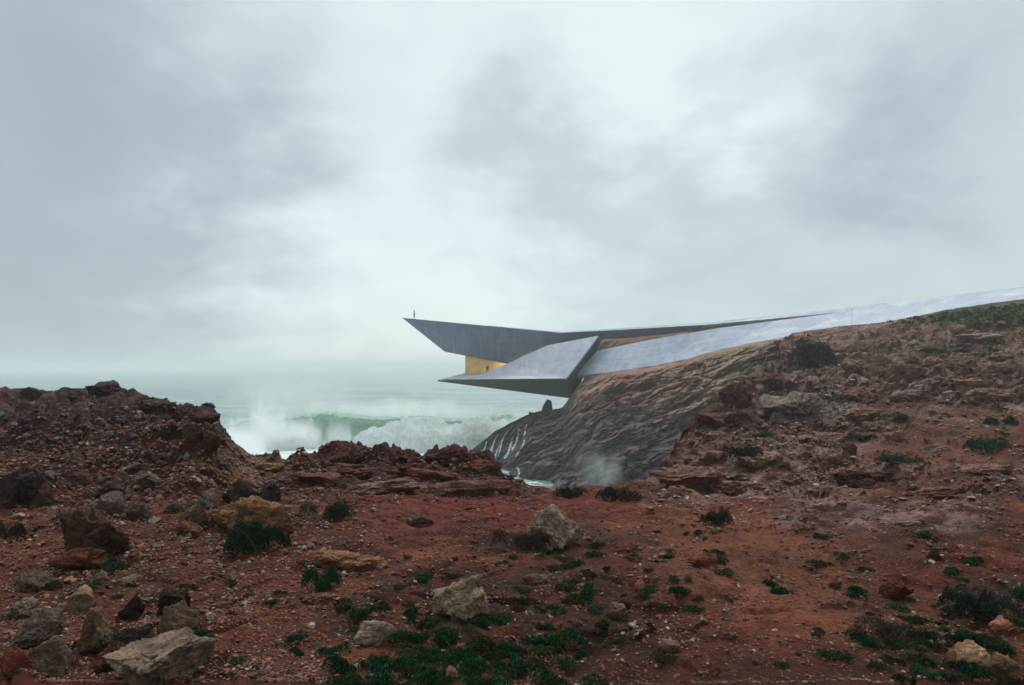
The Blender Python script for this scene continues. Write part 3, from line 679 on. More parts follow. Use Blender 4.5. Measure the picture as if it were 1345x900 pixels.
# flank
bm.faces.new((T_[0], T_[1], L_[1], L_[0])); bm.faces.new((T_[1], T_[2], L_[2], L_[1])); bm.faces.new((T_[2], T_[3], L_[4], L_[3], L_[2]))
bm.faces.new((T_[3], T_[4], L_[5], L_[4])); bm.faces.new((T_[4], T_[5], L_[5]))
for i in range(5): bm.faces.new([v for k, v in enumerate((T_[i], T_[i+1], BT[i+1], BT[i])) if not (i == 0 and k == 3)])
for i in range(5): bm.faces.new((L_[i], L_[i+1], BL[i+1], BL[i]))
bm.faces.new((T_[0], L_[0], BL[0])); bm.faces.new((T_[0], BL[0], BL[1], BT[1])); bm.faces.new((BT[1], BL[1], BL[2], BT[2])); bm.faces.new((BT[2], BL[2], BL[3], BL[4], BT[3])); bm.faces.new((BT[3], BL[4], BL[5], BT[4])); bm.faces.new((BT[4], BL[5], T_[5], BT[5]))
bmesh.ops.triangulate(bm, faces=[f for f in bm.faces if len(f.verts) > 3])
part('upper_volume', bm, M_shaded, bld)
# edge highlight built as a pale strip along the roof, then the far ramp
cp_lo = [(640, 428.2, 131.2), (737, 437.2, 128.0), (786, 435, 127), (924, 427, 121), (1024, 418, 111), (1119, 409, 103.2)]
cp_up = [(642, 427.4, 131.4), (738, 435.9, 128.3), (786, 433.2, 127.3), (924, 424.2, 121.6), (1024, 413.9, 112.0), (1119, 403, 104.1)]
fr = [PX(*p)+Vector((0, .02, .01)) for p in cp_lo]+[PX(*p) for p in reversed(cp_up)]
solid('roof_highlight_ramp_strip', fr, (0, .5, -.35), M_ramp, quads=[(i, i+1, 10-i, 11-i) for i in range(5)])
# ramp: sloping face along the hill, sky sheen put into its pale colour
def rl(x): return 126.13/(1+.5776*(x-672.5)/F)
rlo = [(752.5, 494.5), (800, 489), (859, 480.5), (943, 463), (1017, 448), (1119, 433), (1121, 432.7), (1166, 427), (1250, 416), (1345, 403), (1600, 374), (1800, 352)]
rup = [(784, 461), (815, 454.5), (859, 445.5), (943, 431), (1017, 421.5), (1119, 408.5), (1121, 402.8), (1166, 397.6), (1250, 387.5), (1345, 377), (1600, 342), (1800, 316)]
rup2 = list(rup); 
fr = [PX(x, y, rl(x)-.3+(1.2 if k == 0 else 0)) for k, (x, y) in enumerate(rlo)]+[PX(x, y, rl(x)+4.2+(1.2 if x > 1119 else 0)) for x, y in reversed(rup2)]
n = len(rlo)
ro = solid('ramp', fr, (0, .8, -.5), M_ramp, quads=[(i, i+1, 2*n-2-i, 2*n-1-i) for i in range(n-1)])
# hull (the lower prow): underside shade put into a dark green colour
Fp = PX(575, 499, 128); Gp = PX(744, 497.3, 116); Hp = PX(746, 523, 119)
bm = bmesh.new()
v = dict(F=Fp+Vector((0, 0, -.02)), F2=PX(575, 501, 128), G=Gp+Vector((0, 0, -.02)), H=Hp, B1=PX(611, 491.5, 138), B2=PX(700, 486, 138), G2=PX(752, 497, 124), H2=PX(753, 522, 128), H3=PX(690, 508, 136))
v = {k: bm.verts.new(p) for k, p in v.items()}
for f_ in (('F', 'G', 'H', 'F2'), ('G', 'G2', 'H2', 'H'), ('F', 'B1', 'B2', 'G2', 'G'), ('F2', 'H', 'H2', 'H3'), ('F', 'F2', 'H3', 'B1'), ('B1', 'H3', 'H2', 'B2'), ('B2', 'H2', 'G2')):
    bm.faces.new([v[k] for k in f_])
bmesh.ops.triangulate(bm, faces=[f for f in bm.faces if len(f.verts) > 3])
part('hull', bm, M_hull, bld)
# terrace floor, sloping up to the room
fl = [PX(577, 498.7, 127.8), PX(700, 497, 121), PX(700, 489.3, 137), PX(612, 489.8, 137)]
solid('terrace_floor', fl, (0, 0, -.2), M_floor)
# wing: folded panel, sky light put into its pale colour
wf = [PX(581, 498.4, 127.4), PX(744, 497, 115.8), PX(786, 441, 120), PX(719, 453.6, 126), PX(668, 477, 127.5), PX(634, 491.5, 127.3)]
solid('wing_panel', wf, (.15, .3, -.2), M_wing)
# closing web between wing edge and ramp end, shade put into its colour
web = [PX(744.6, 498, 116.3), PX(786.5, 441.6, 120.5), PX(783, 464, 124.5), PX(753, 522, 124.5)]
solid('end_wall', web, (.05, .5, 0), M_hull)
# golden room wall, with a curved foot
bm = bmesh.new(); ring = []
for x, dd in ((611, 136.5), (640, 136.5), (668, 136.3), (700, 136.2)):
    zt = PX(x, 465, 137).z+.2; zb = PX(x, 489.9, 137).z
    r_ = [(0, zt), (0, zb+.9), (-.12, zb+.5), (-.45, zb+.15), (-1.0, zb+.02)]
    ring.append([bm.verts.new((PX(x, 480, dd).x, dd+a, b_)) for a, b_ in r_])
for a, b_ in zip(ring[:-1], ring[1:]):
    for i in range(4): bm.faces.new((a[i], b_[i], b_[i+1], a[i+1]))
o = part('room_wall', bm, M_gold, bld); md = o.modifiers.new('thick', 'SOLIDIFY'); md.thickness = .3; md.offset = 1
for x, y, e in ((684, 484, 460), (698, 486, 260)):
    L = bpy.data.lights.new('room_lamp', 'POINT'); L.energy = e*2.6; L.color = (1, .80, .46); L.shadow_soft_size = .35
    lo = bpy.data.objects.new('room_lamp', L); C.objects.link(lo); lo.location = PX(x, y, 134.0)

# ------------------------------------------------------------------ people
def skin_mesh(name, pts, edges, mat, parent, root=0):
    me = bpy.data.meshes.new(name); me.from_pydata([p[:3] for p in pts], edges, []); me.materials.append(mat)
    o = bpy.data.objects.new(name, me); C.objects.link(o); o.parent = parent
    o.modifiers.new('skin', 'SKIN'); sub = o.modifiers.new('sub', 'SUBSURF'); sub.levels = 1; sub.render_levels = 2
    for i, p in enumerate(pts):
        me.skin_vertices[0].data[i].radius = (p[3], p[3]*(p[4] if len(p) > 4 else 1)); me.skin_vertices[0].data[i].use_root = (i == root)
    for pl in me.polygons: pl.use_smooth = True
    return o
M_skin = plain('skin', (.45, .28, .2), .6, .05); M_coat = plain('dark_coat_cloth', (.05, .052, .06), .9, .15); M_trs = plain('dark_trouser_cloth', (.035, .035, .045), .9, .15); M_hair = plain('dark_hair', (.02, .015, .012), .6, .2)
def person(loc, rz, label, arm, stride):
    r = empty('person', loc); r.rotation_euler = (0, 0, rz); tag(r, label, 'person')
    s = stride
    pts = [(0, 0, .95, .15, .75), (0, 0, 1.15, .13, .7), (0, 0, 1.36, .17, .6), (0, .01, 1.5, .055), (0, .03, 1.60, .075, 1.2), (0, .03, 1.72, .06, 1.1),
           (.1, 0, .90, .09), (.11, s*.5, .48, .06), (.12, s, .07, .04), (.12, s+.16, .03, .035),
           (-.1, 0, .90, .09), (-.11, -s*.4, .48, .06), (-.12, -s, .07, .04), (-.12, -s+.16, .03, .035),
           (.2, 0, 1.40, .055), (.25, -.03, 1.12, .042), (.25+arm[0], .05+arm[1], .86+arm[2], .03), (.25+arm[0], .08+arm[1], .77+arm[2], .032),
           (-.2, 0, 1.40, .055), (-.25, -.03, 1.12, .042), (-.25, .06, .86, .03), (-.25, .08, .77, .032)]
    ed = [(0, 1), (1, 2), (2, 3), (3, 4), (4, 5), (0, 6), (6, 7), (7, 8), (8, 9), (0, 10), (10, 11), (11, 12), (12, 13), (2, 14), (14, 15), (15, 16), (16, 17), (2, 18), (18, 19), (19, 20), (20, 21)]
    skin_mesh('body', pts, ed, M_skin, r)
    cp = [(0, 0, .80, .20, .8), (0, 0, 1.0, .18, .75), (0, 0, 1.2, .165, .75), (0, 0, 1.38, .19, .65), (.21, 0, 1.41, .07), (.255, -.03, 1.12, .058), (.25+arm[0], .04+arm[1], .90+arm[2], .045),
          (-.21, 0, 1.41, .07), (-.255, -.03, 1.12, .058), (-.25, .05, .9, .045)]
    skin_mesh('jacket', cp, [(0, 1), (1, 2), (2, 3), (3, 4), (4, 5), (5, 6), (3, 7), (7, 8), (8, 9)], M_coat, r)
    tp = [(0, 0, .93, .165, .8), (.1, 0, .86, .105), (.11, s*.5, .48, .078), (.12, s, .1, .06), (-.1, 0, .86, .105), (-.11, -s*.4, .48, .078), (-.12, -s, .1, .06)]
    skin_mesh('trousers', tp, [(0, 1), (1, 2), (2, 3), (0, 4), (4, 5), (5, 6)], M_trs, r)
    bm = bmesh.new(); bmesh.ops.create_uvsphere(bm, u_segments=16, v_segments=10, radius=.105)
    for v_ in bm.verts: v_.co = Vector((v_.co.x*.88, v_.co.y*1.0-.005, v_.co.z*1.05+1.70))
    bmesh.ops.delete(bm, geom=[v_ for v_ in bm.verts if v_.co.z < 1.66 and v_.co.y > .0], context='VERTS')
    me = bpy.data.meshes.new('hair'); bm.to_mesh(me); bm.free(); me.materials.append(M_hair); h = bpy.data.objects.new('hair', me); C.objects.link(h); h.parent = r
    return r
pt = PX(544, 418.9, 134.2); person((pt.x, pt.y, PX(544, 418.95, 133.6).z-.02), R(100), 'standing person in dark clothes on the roof tip of the upper volume', (0, 0, 0), .02)
pf = PX(640, 490.6, 131.2); person((pf.x, pf.y, pf.z+.0), R(160), 'person in dark clothes before the golden wall in the lower terrace room', (-.02, .22, .35), .12)

# ------------------------------------------------------------------ stones
def ico(sub):
    bm = bmesh.new(); bmesh.ops.create_icosphere(bm, subdivisions=sub, radius=1.0)
    V = np.array([v.co[:] for v in bm.verts], np.float32); Fc = np.array([[v.index for v in f.verts] for f in bm.faces], np.int32); bm.free(); return V, Fc
ICO = {s: ico(s) for s in (1, 2, 3, 4, 5, 6)}
def rock_shape(seed, sub, facets=9, rough=.25, strata=0.0):
    V, Fc = ICO[sub]; V = V.copy(); rs = np.random.default_rng(seed)
    nrm = V.copy()
    for _ in range(facets):
        a = rs.normal(size=3); a /= np.linalg.norm(a); h = rs.uniform(.46, .82)
        dd = V@a; over = np.clip(dd-h, 0, None); V = V-np.outer(over*.93, a).astype(np.float32)
    s = seed*1.37 % 50
    n = fbm(V[:, 0]*1.3+s, V[:, 1]*1.3, V[:, 2]*1.3, 5, .55)
    rg = 1-2*np.abs(perlin(V[:, 0]*2.4+s, V[:, 1]*2.4+9, V[:, 2]*2.4))
    r = 1+rough*n*.6+rough*.22*rg
    if sub >= 5:
        w1, w2, _ = worley(V[:, 0]*2.2+s, V[:, 1]*2.2, V[:, 2]*2.6); r += rough*.25*(sstep(0, .12, w2-w1)-.8)
        r += .02*fbm(V[:, 0]*9+s, V[:, 1]*9, V[:, 2]*9, 3)
    V = V*r[:, None]
    if sub >= 6:
        u1, u2, _ = worley(V[:, 0]*4.5+s, V[:, 1]*4.5, V[:, 2]*6.0); V = V*(1+.05*(sstep(0, .1, u2-u1)-1)+.022*fbm(V[:, 0]*16+s, V[:, 1]*16, V[:, 2]*16, 3))[:, None]
    if strata: V[:, 2] += strata*np.sin(V[:, 2]*9+V[:, 0]*1.5+2*perlin(V[:, 0]+s, V[:, 1], V[:, 2]))*.1
    V /= np.array([max(.5, np.abs(V[:, k]).max()) for k in range(3)])
    return V, Fc
TAN, GREY, BROWN, OCHRE, RED, DARK, PURP = (.28, .225, .165), (.17, .145, .135), (.115, .072, .054), (.33, .185, .095), (.17, .062, .042), (.045, .038, .037), (.12, .055, .055)
hero_n = 0; LM = []
def hero(x, yb, w, h, colr, label, seed=None, flat=1.0, depth=.8, tilt=0.0, surf=G, rough=.28, facets=10, sink=.35, yaw=None, name='boulder', cat='rock', strata=0, kind=None, sub=5):
    global hero_n; hero_n += 1; seed = seed or 100+hero_n*7
    if w >= 52 and yb > 560: sub = 6
    rough *= 1.35
    p, nn = surf.hit(x, yb-h*.12, RC if surf is G else None); k = p.y/F
    V, Fc = rock_shape(seed, sub, facets, rough, strata)
    Wd, Hd = w*k*.5, h*k/(2-2*sink)*1.12
    o = mesh_np(name, V*np.array([Wd, Wd*depth, Hd]), Fc, M_rock)
    o.location = (p.x, p.y+Wd*depth*.35, p.z+Hd*(1-2*sink)); o.rotation_euler = (0, tilt, yaw if yaw is not None else random.uniform(-.25, .25))
    o.color = (colr[0]*1.45, colr[1]*1.16, colr[2]*1.02, 1); tag(o, label, cat, kind=kind); LM.append((x, yb-h*.4, label)); return o
hero(612, 812, 100, 57, (.36, .315, .255), 'largest tan fissured boulder in the middle foreground above the green plants', 131, depth=.7, tilt=.05)
hero(728, 724, 78, 46, (.34, .31, .28), 'rounded grey boulder behind the tan fissured one with dark twigs at its left', 132)
hero(488, 850, 70, 32, (.38, .33, .29), 'pale low stone half buried in green plants left of the fissured boulder')
hero(200, 912, 158, 56, (.33, .29, .24), 'big flat pale granular slab at the bottom left edge', 140, depth=.75, tilt=-.12, facets=6, sink=.3)
hero(334, 704, 128, 42, (.36, .23, .15), 'long orange ochre slab with the largest dark bush in front', 151, depth=.55, tilt=-.1, facets=7)
hero(450, 752, 122, 27, (.32, .19, .125), 'low orange flat slab behind a small round bush', 152, depth=.55, facets=7, tilt=.03)
hero(112, 745, 104, 72, (.10, .062, .050), 'large dark brown boulder leaning over a shadowed red base', 161, depth=.8, tilt=-.35, rough=.3)
hero(92, 750, 86, 26, RED, 'low dark red rock under the leaning brown boulder', 162, depth=.6)
hero(18, 664, 72, 44, (.075, .06, .056), 'dark broad rock at the left edge below the rubble hill')
hero(44, 670, 42, 28, (.10, .06, .05), 'small brown boulder beside the dark rock at the left edge')
hero(315, 668, 56, 32, (.06, .046, .044), 'dark blocky rock just behind the orange ochre slab')
hero(352, 661, 36, 24, (.08, .066, .064), 'dark lichened rock at the right end of the blocky one')
hero(318, 650, 34, 16, (.10, .065, .058), 'brown cap rock behind the dark blocky rock')
hero(252, 700, 42, 38, (.16, .12, .105), 'upright grey brown rock left of the ochre slab')
hero(246, 705, 34, 18, (.25, .13, .08), 'small orange rock at the foot of the upright grey brown one')
hero(228, 676, 30, 16, GREY, 'grey flat rock left of the upright grey brown one')
hero(276, 662, 28, 14, (.17, .15, .15), 'small grey rock left of the dark blocky rock')
hero(272, 668, 30, 12, (.18, .16, .16), 'flat grey stone in front of the small grey rock')
hero(190, 640, 42, 20, (.15, .13, .125), 'grey boulder alone on red soil on the left slope')
hero(98, 642, 44, 16, (.10, .05, .048), 'red brown rock on the upper left slope')
hero(140, 676, 42, 22, (.16, .14, .14), 'grey pointed rock behind the leaning brown boulder')
hero(176, 686, 34, 20, (.15, .125, .12), 'grey rock right of the leaning brown boulder')
hero(60, 890, 74, 50, (.15, .12, .10), 'angular brown grey rock in the bottom left pile', 171, facets=14, rough=.2)
hero(45, 852, 78, 38, (.17, .14, .13), 'grey lavender rock behind the angular one in the bottom left pile', 172)
hero(124, 862, 58, 55, (.21, .165, .12), 'lichened tan boulder in the middle of the bottom left pile', 173, depth=.9)
hero(226, 855, 60, 48, (.20, .155, .115), 'grey orange boulder at the right end of the bottom left pile', 174, depth=.9, tilt=.3)
hero(228, 808, 48, 28, (.05, .042, .038), 'black brown rock behind the grey orange boulder')
hero(170, 820, 42, 30, (.045, .032, .028), 'black brown rock behind the lichened tan boulder')
hero(166, 857, 56, 26, (.09, .085, .085), 'dark grey speckled rock between the lichened and orange boulders')
hero(182, 840, 30, 10, (.42, .17, .08), 'bright orange flat stone on the dark speckled rock', facets=6)
hero(148, 882, 68, 30, (.17, .07, .05), 'rusty red rock beside the big flat pale slab', tilt=-.3)
hero(14, 905, 44, 34, (.22, .07, .05), 'red rock in the bottom left corner')
hero(102, 806, 48, 26, (.30, .24, .15), 'yellow ochre domed stone left of the middle pile')
hero(22, 816, 66, 26, (.24, .21, .18), 'flat pale grey slab at the left edge', depth=.8)
hero(46, 780, 58, 24, (.20, .15, .11), 'low tan stone below the leaning boulder')
hero(128, 768, 26, 14, (.25, .20, .14), 'pale tan stone below the leaning boulder right side')
hero(172, 768, 34, 12, (.27, .24, .18), 'pale grey flat stone right of the leaning boulder')
hero(1279, 880, 48, 28, (.50, .38, .25), 'pale cream stone in the bottom right corner', 181)
hero(1322, 896, 54, 28, (.28, .20, .13), 'brown tan stone beside the cream one at bottom right')
hero(1252, 876, 20, 20, (.33, .20, .11), 'small orange pointed stone left of the cream one')
hero(1314, 826, 30, 14, (.42, .22, .17), 'pink stone on dark plants near the right edge', tilt=-.35)
hero(1176, 790, 48, 22, (.16, .055, .035), 'red brown half buried rock on bare soil at right')
hero(926, 748, 40, 14, (.22, .075, .045), 'orange red flat stone on bare soil right of centre')
hero(1229, 738, 20, 14, (.10, .05, .04), 'small dark pointed stone on bare soil at right')
hero(812, 808, 26, 14, (.24, .16, .15), 'pink grey stone right of the green cushions')
hero(841, 779, 18, 14, (.40, .20, .11), 'orange pitted stone right of the green cushions')
hero(880, 858, 32, 14, (.30, .22, .19), 'pale pink pair of stones in bare soil at bottom')
hero(549, 693, 42, 12, (.15, .10, .085), 'flat brown stone on the red flat behind the foreground', depth=.5)
hero(703, 768, 40, 10, (.25, .18, .15), 'pale thin stone behind the fissured boulder right side', depth=.5)
hero(590, 893, 24, 14, (.36, .24, .18), 'pink cream stone at the bottom between plants')
hero(266, 558, 40, 14, (.105, .062, .056), 'flat overhanging rock at the tip of the left hill', 201, depth=.9, tilt=-.12, sink=.25)
hero(236, 552, 32, 14, (.10, .065, .06), 'pointed rock on the left hill crest beside its tip')
hero(252, 602, 26, 24, (.10, .05, .045), 'rounded boulder on the left hill side, left of a pair')
hero(272, 600, 28, 24, (.11, .055, .048), 'rounded boulder on the left hill side, right of a pair')
hero(38, 524, 30, 14, (.085, .07, .068), 'grey rock topping the left hill at the far left')
hero(92, 526, 40, 12, (.085, .065, .062), 'grey rock on the left hill crest, left of its highest point')
hero(133, 522, 46, 14, (.09, .068, .064), 'grey rock at the highest point of the left hill')
hero(200, 542, 44, 14, (.085, .062, .058), 'grey brown rock on the crest right of the highest point')
hero(526, 610, 56, 16, PURP, 'dark red knob on the middle ridge below the wave', 211, depth=.8, rough=.35)
hero(586, 609, 62, 17, (.11, .045, .04), 'widest dark red knob on the middle ridge', 212, depth=.8, rough=.35)
hero(637, 622, 50, 16, (.12, .052, .042), 'dark red knob at the right end of the middle ridge', 213, depth=.9, rough=.35)
hero(450, 610, 60, 16, (.11, .045, .042), 'low purple red hump at the left end of the middle ridge')
hero(720, 546, 17, 17, (.05, .042, .042), 'small black rock on the headland skyline below the building', surf=CL)
hero(700, 549, 14, 8, (.05, .042, .042), 'tiny dark rock left of the black one on the headland', surf=CL)
# outcrop blocks of the right hillside
for i, (x, y, w, h, c_, lb) in enumerate([
    (1192, 502, 66, 19, (.17, .11, .10), 'long rounded pink ledge below the boulder cluster on the right hill'),
    (1155, 501, 30, 18, (.13, .08, .068), 'brown ledge block left of the long pink ledge'),
    (1076+145, 484, 30, 18, (.24, .19, .165), 'pale rounded boulder left in the cluster on the right hill'),
    (1243, 486, 22, 15, (.23, .18, .16), 'pale rounded boulder right in the cluster on the right hill'),
    (1205, 480, 26, 13, (.20, .15, .13), 'brown boulder at the left of the cluster on the right hill'),
    (1120, 487, 36, 10, (.21, .16, .14), 'grey flat ledge right of the dark shrub'),
    (1122, 462, 22, 12, (.27, .235, .20), 'pale stone beside the top of the dark shrub'),
    (1160, 478, 34, 12, (.19, .14, .12), 'pink grey ledge between shrub and boulder cluster'),
    (1276, 482, 34, 10, (.20, .13, .11), 'flat pink block right of the boulder cluster'),
    (1318, 476, 46, 11, (.22, .165, .145), 'upper pale ledge at the right edge'),
    (1322, 489, 44, 12, (.18, .125, .11), 'lower pink ledge at the right edge'),
    (1285, 446, 70, 7, (.36, .31, .27), 'long white crack of bare rock in the upper green slope'),
    (1255, 438, 24, 7, (.34, .29, .25), 'short white bare rock in the upper green slope'),
    (966, 536, 52, 26, (.10, .05, .042), 'dark red crag on the edge left of the grey slab'),
    (1050, 552, 100, 32, (.27, .26, .25), 'large smooth blue grey slab on the right slope'),
    (1132, 546, 50, 14, (.36, .25, .20), 'cream pink flat rock right of the blue grey slab'),
    (1125, 525, 54, 16, (.20, .12, .10), 'pink layered block above the cream flat rock'),
    (1190, 528, 54, 12, (.21, .17, .165), 'grey flat slab right of the blue grey slab'),
    (1010, 508, 52, 14, (.13, .062, .05), 'dark red ledge above the blue grey slab'),
    (930, 560, 44, 14, (.12, .055, .045), 'red ledge at the gully edge'),
    (1182, 582, 40, 12, (.25, .16, .15), 'pink flat boulder on the red path'),
    (1228, 596, 44, 12, (.26, .19, .18), 'pale pink slab right of the red path'),
    (1114, 598, 26, 14, (.14, .07, .06), 'brown round rock on the red path'),
    (905, 590, 40, 12, (.17, .10, .095), 'grey red ledge above the gully'),
    (1000, 616, 90, 20, (.28, .22, .18), 'cream grey bedrock hump beside a dark low bush'),
    (1090, 618, 64, 22, (.24, .17, .16), 'pale veined bedrock hump on the slope'),
    (1140, 640, 120, 18, (.12, .055, .045), 'dark red overhanging bank below the veined hump'),
    ]):
    hero(x, y, w, h, c_, lb, 300+i*11, depth=.7, facets=8, sink=.4, rough=.34, tilt=random.uniform(-.1, .1), sub=5, strata=.6)

for i, (x, y, w, h, c_, lb) in enumerate([
    (905, 634, 110, 17, (.27, .155, .145), 'low mauve bedrock slab at the gully corner, left of the cream hump'),
    (960, 650, 110, 13, (.30, .165, .145), 'flat pink bedrock slab in front of the cream hump'),
    (1080, 580, 70, 10, (.28, .19, .17), 'thin grey pink slab above the cream hump'),
    (1300, 524, 74, 12, (.27, .18, .16), 'long grey pink slab under the right edge ledges'),
    (1262, 508, 60, 11, (.25, .155, .135), 'brown pink slab under the boulder cluster, right side'),
    (935, 610, 54, 13, (.31, .21, .19), 'small pale mauve slab above the gully corner'),
    (1290, 622, 80, 10, (.30, .19, .165), 'thin pink slab on red soil below the edge bush patch'),
    (1230, 655, 90, 9, (.24, .12, .10), 'thin red brown slab on the lower right slope'),
    (1180, 690, 120, 10, (.34, .22, .22), 'long pale pink wet slab crossing the lower right slope'),
    (412, 640, 110, 15, (.17, .075, .07), 'dark purple slab sloping at the left of the middle ridge'),
    (500, 646, 130, 13, (.24, .155, .15), 'long grey mauve slab at the foot of the middle ridge'),
    (596, 650, 120, 13, (.21, .12, .115), 'grey mauve slab at the right foot of the middle ridge'),
    (556, 630, 100, 14, (.18, .07, .06), 'red purple slab halfway up the middle ridge'),
    (452, 625, 90, 12, (.20, .10, .095), 'mauve slab under the left hump of the middle ridge'),
    (655, 646, 70, 12, (.22, .10, .085), 'pink brown slab where the ridge meets the gully edge'),
    (350, 622, 50, 12, (.30, .20, .12), 'pale ochre slab in the saddle beside the surf')]):
    hero(x, y, w, h, c_, lb, 700+i*13, depth=.55, facets=7, sink=.42, rough=.42, tilt=random.uniform(-.08, .08), strata=.6, name='flat_rock')
def density_left(x, y): return (1.6 if x < 450 else .7)*(1.0 if y > 640 else .7)
stone_meshes = []
for i in range(9):
    V, Fc = rock_shape(900+i*3, 3, 11, .3); V = V*np.array([1, random.uniform(.6, .9), random.uniform(.4, .75)])
    o = mesh_np('stone', V, Fc, M_rock); stone_meshes.append(o.data); bpy.data.objects.remove(o)
KIND = [(TAN, 'pale tan stone lying loose on the red soil'), (GREY, 'grey stone lying loose on the red soil'), (BROWN, 'brown stone lying loose on the red soil'), (OCHRE, 'orange ochre stone lying loose on the red soil'),
        (RED, 'dark red stone lying loose on the red soil'), ((.24, .16, .14), 'pink grey stone lying loose on the red soil')]
WK = [.14, .17, .25, .10, .22, .12]
placed = 0; tries = 0
rnd = random.Random(4)
while placed < 225 and tries < 6000:
    tries += 1
    x = rnd.uniform(-20, 1365); y = rnd.uniform(560, 915) if x < 300 else rnd.uniform(655, 915)
    if x > 880: y = rnd.uniform(560, 915)
    if rnd.random() > (1.0 if x < 430 else .38 if x < 850 else .33): continue
    if rnd.random() > (.35+.65*((y-560)/350)): continue
    p, nn = G.hit(x, y, RC); 
    s = rnd.choice((5, 6, 7, 8, 9, 11, 14, 18 if x < 330 else 9))*rnd.uniform(.8, 1.15)*(.55+.55*(y-560)/350)*p.y/F*.62
    me = rnd.choice(stone_meshes); o = bpy.data.objects.new('stone', me); C.objects.link(o)
    ki = rnd.choices(range(6), WK)[0]; cb, lb = KIND[ki]
    g_ = rnd.uniform(.7, 1.2); o.color = (cb[0]*g_*1.3, cb[1]*g_*1.08, cb[2]*g_, 1)
    o.location = p+Vector((0, 0, s*.12)); o.scale = (s, s*rnd.uniform(.8, 1.1), s*rnd.uniform(.7, 1.1)); o.rotation_euler = (rnd.uniform(-.3, .3), rnd.uniform(-.3, .3), rnd.uniform(0, 6.28))
    tag(o, lb, 'stone', 'loose stones scattered over the red soil'); placed += 1
# gravel: everything smaller, uncountable
NP = 26000
gx = rng.uniform(-60, 1405, NP*3); gy = 560+(rng.random(NP*3)**.9)*380
acc = np.where(gx < 430, 1.0, np.where(gy < 655, .35, .55))*(.3+.7*sstep(-.6, .5, perlin(gx*.012, gy*.02, 3.0)))
keep = rng.random(NP*3) < acc; gx = gx[keep][:NP]; gy = gy[keep][:NP]; NPk = len(gx)
ci = np.clip(np.searchsorted(us, (gx-672.5)/F), 1, len(us)-2); 
palette = np.array([TAN, (.15, .10, .09), BROWN, (.22, .10, .05), RED, (.2, .13, .10), BROWN, RED, RED, (.2, .075, .05), (.14, .05, .035), (.11, .04, .03), (.17, .06, .04)], np.float32)
def strew(name, label, cat, gx, gy, mean, sd, sub, flat, pal, smooth=False, mat=None, sink=.15):
    ci = np.clip(np.searchsorted(us, (gx-672.5)/F), 1, len(us)-2); V0, F0 = ICO[sub]
    pos = np.array([P[np.argmax(G.V[8:RC, c] <= y)+8, c] for c, y in zip(ci, gy)])
    n = len(pos); sz = np.exp(rng.normal(mean, sd, n))*pos[:, 1]/F*.8
    ok = pos[:, 1] > 2; pos = pos[ok]; sz = sz[ok]; n = len(sz)
    Q = V0[None]*(1+(.2 if sub > 1 else .22)*rng.normal(size=(n, len(V0), 1)))
    for _ in range(5 if sub > 1 else 0):       # knock flats off
        a = rng.normal(size=(n, 1, 3)); a /= np.linalg.norm(a, axis=2, keepdims=True)
        dd = (Q*a).sum(-1, keepdims=True); Q = Q-np.clip(dd-.62, 0, None)*a
    Q = Q*np.stack([np.ones(n), rng.uniform(.6, 1, n), rng.uniform(*flat, n)], -1)[:, None, :]
    an = rng.uniform(0, 6.28, n); ca, sa = np.cos(an)[:, None], np.sin(an)[:, None]
    tl = rng.uniform(-.35, .35, n)[:, None]
    Q = np.stack([Q[..., 0]*ca-Q[..., 1]*sa, Q[..., 0]*sa+Q[..., 1]*ca, Q[..., 2]+Q[..., 0]*tl+sink], -1)*sz[:, None, None]+pos[:, None, :]
    pc = pal[rng.integers(0, len(pal), n)]*rng.uniform(.55, 1.3, (n, 1)).astype(np.float32)
    GF = (F0[None]+(np.arange(n)*len(V0))[:, None, None]).reshape(-1, 3)
    o = mesh_np(name, Q.reshape(-1, 3), GF, mat or M_pebble, smooth=smooth, col=np.repeat(pc[:, None], len(V0), 1).reshape(-1, 3))
    tag(o, label, cat, kind='stuff'); return o
def cand(n, y0=560):
    gx = rng.uniform(-60, 1405, n); gy = y0+(rng.random(n)**.9)*(940-y0); return gx, gy
gx, gy = cand(120000)
acc = np.where(gx < 430, 1.0, np.where(gy < 655, .45, .5))*(np.where(gx < 500, .3, .04)+.8*sstep(-.35, .6, perlin(gx*.012, gy*.02, 3.0)+.5*perlin(gx*.05, gy*.08, 6.0)))
k_ = rng.random(len(gx)) < acc; gx = gx[k_][:52000]; gy = gy[k_][:52000]
strew('gravel', 'fine mixed gravel strewn over the red soil', 'gravel', gx, gy, .36, .5, 1, (.4, .8), palette)
gx, gy = cand(26000)
acc = np.where(gx < 430, 1.0, .22)*(.1+.9*sstep(-.3, .5, perlin(gx*.01, gy*.016, 13.0)+.5*perlin(gx*.05, gy*.08, 6.0)))
k_ = rng.random(len(gx)) < acc; gx = gx[k_][:5200]; gy = gy[k_][:5200]
strew('small_stones', 'coarse stones and cobbles thick over the stony soil', 'cobbles', gx, gy, 1.12, .35, 2, (.4, .8), palette)
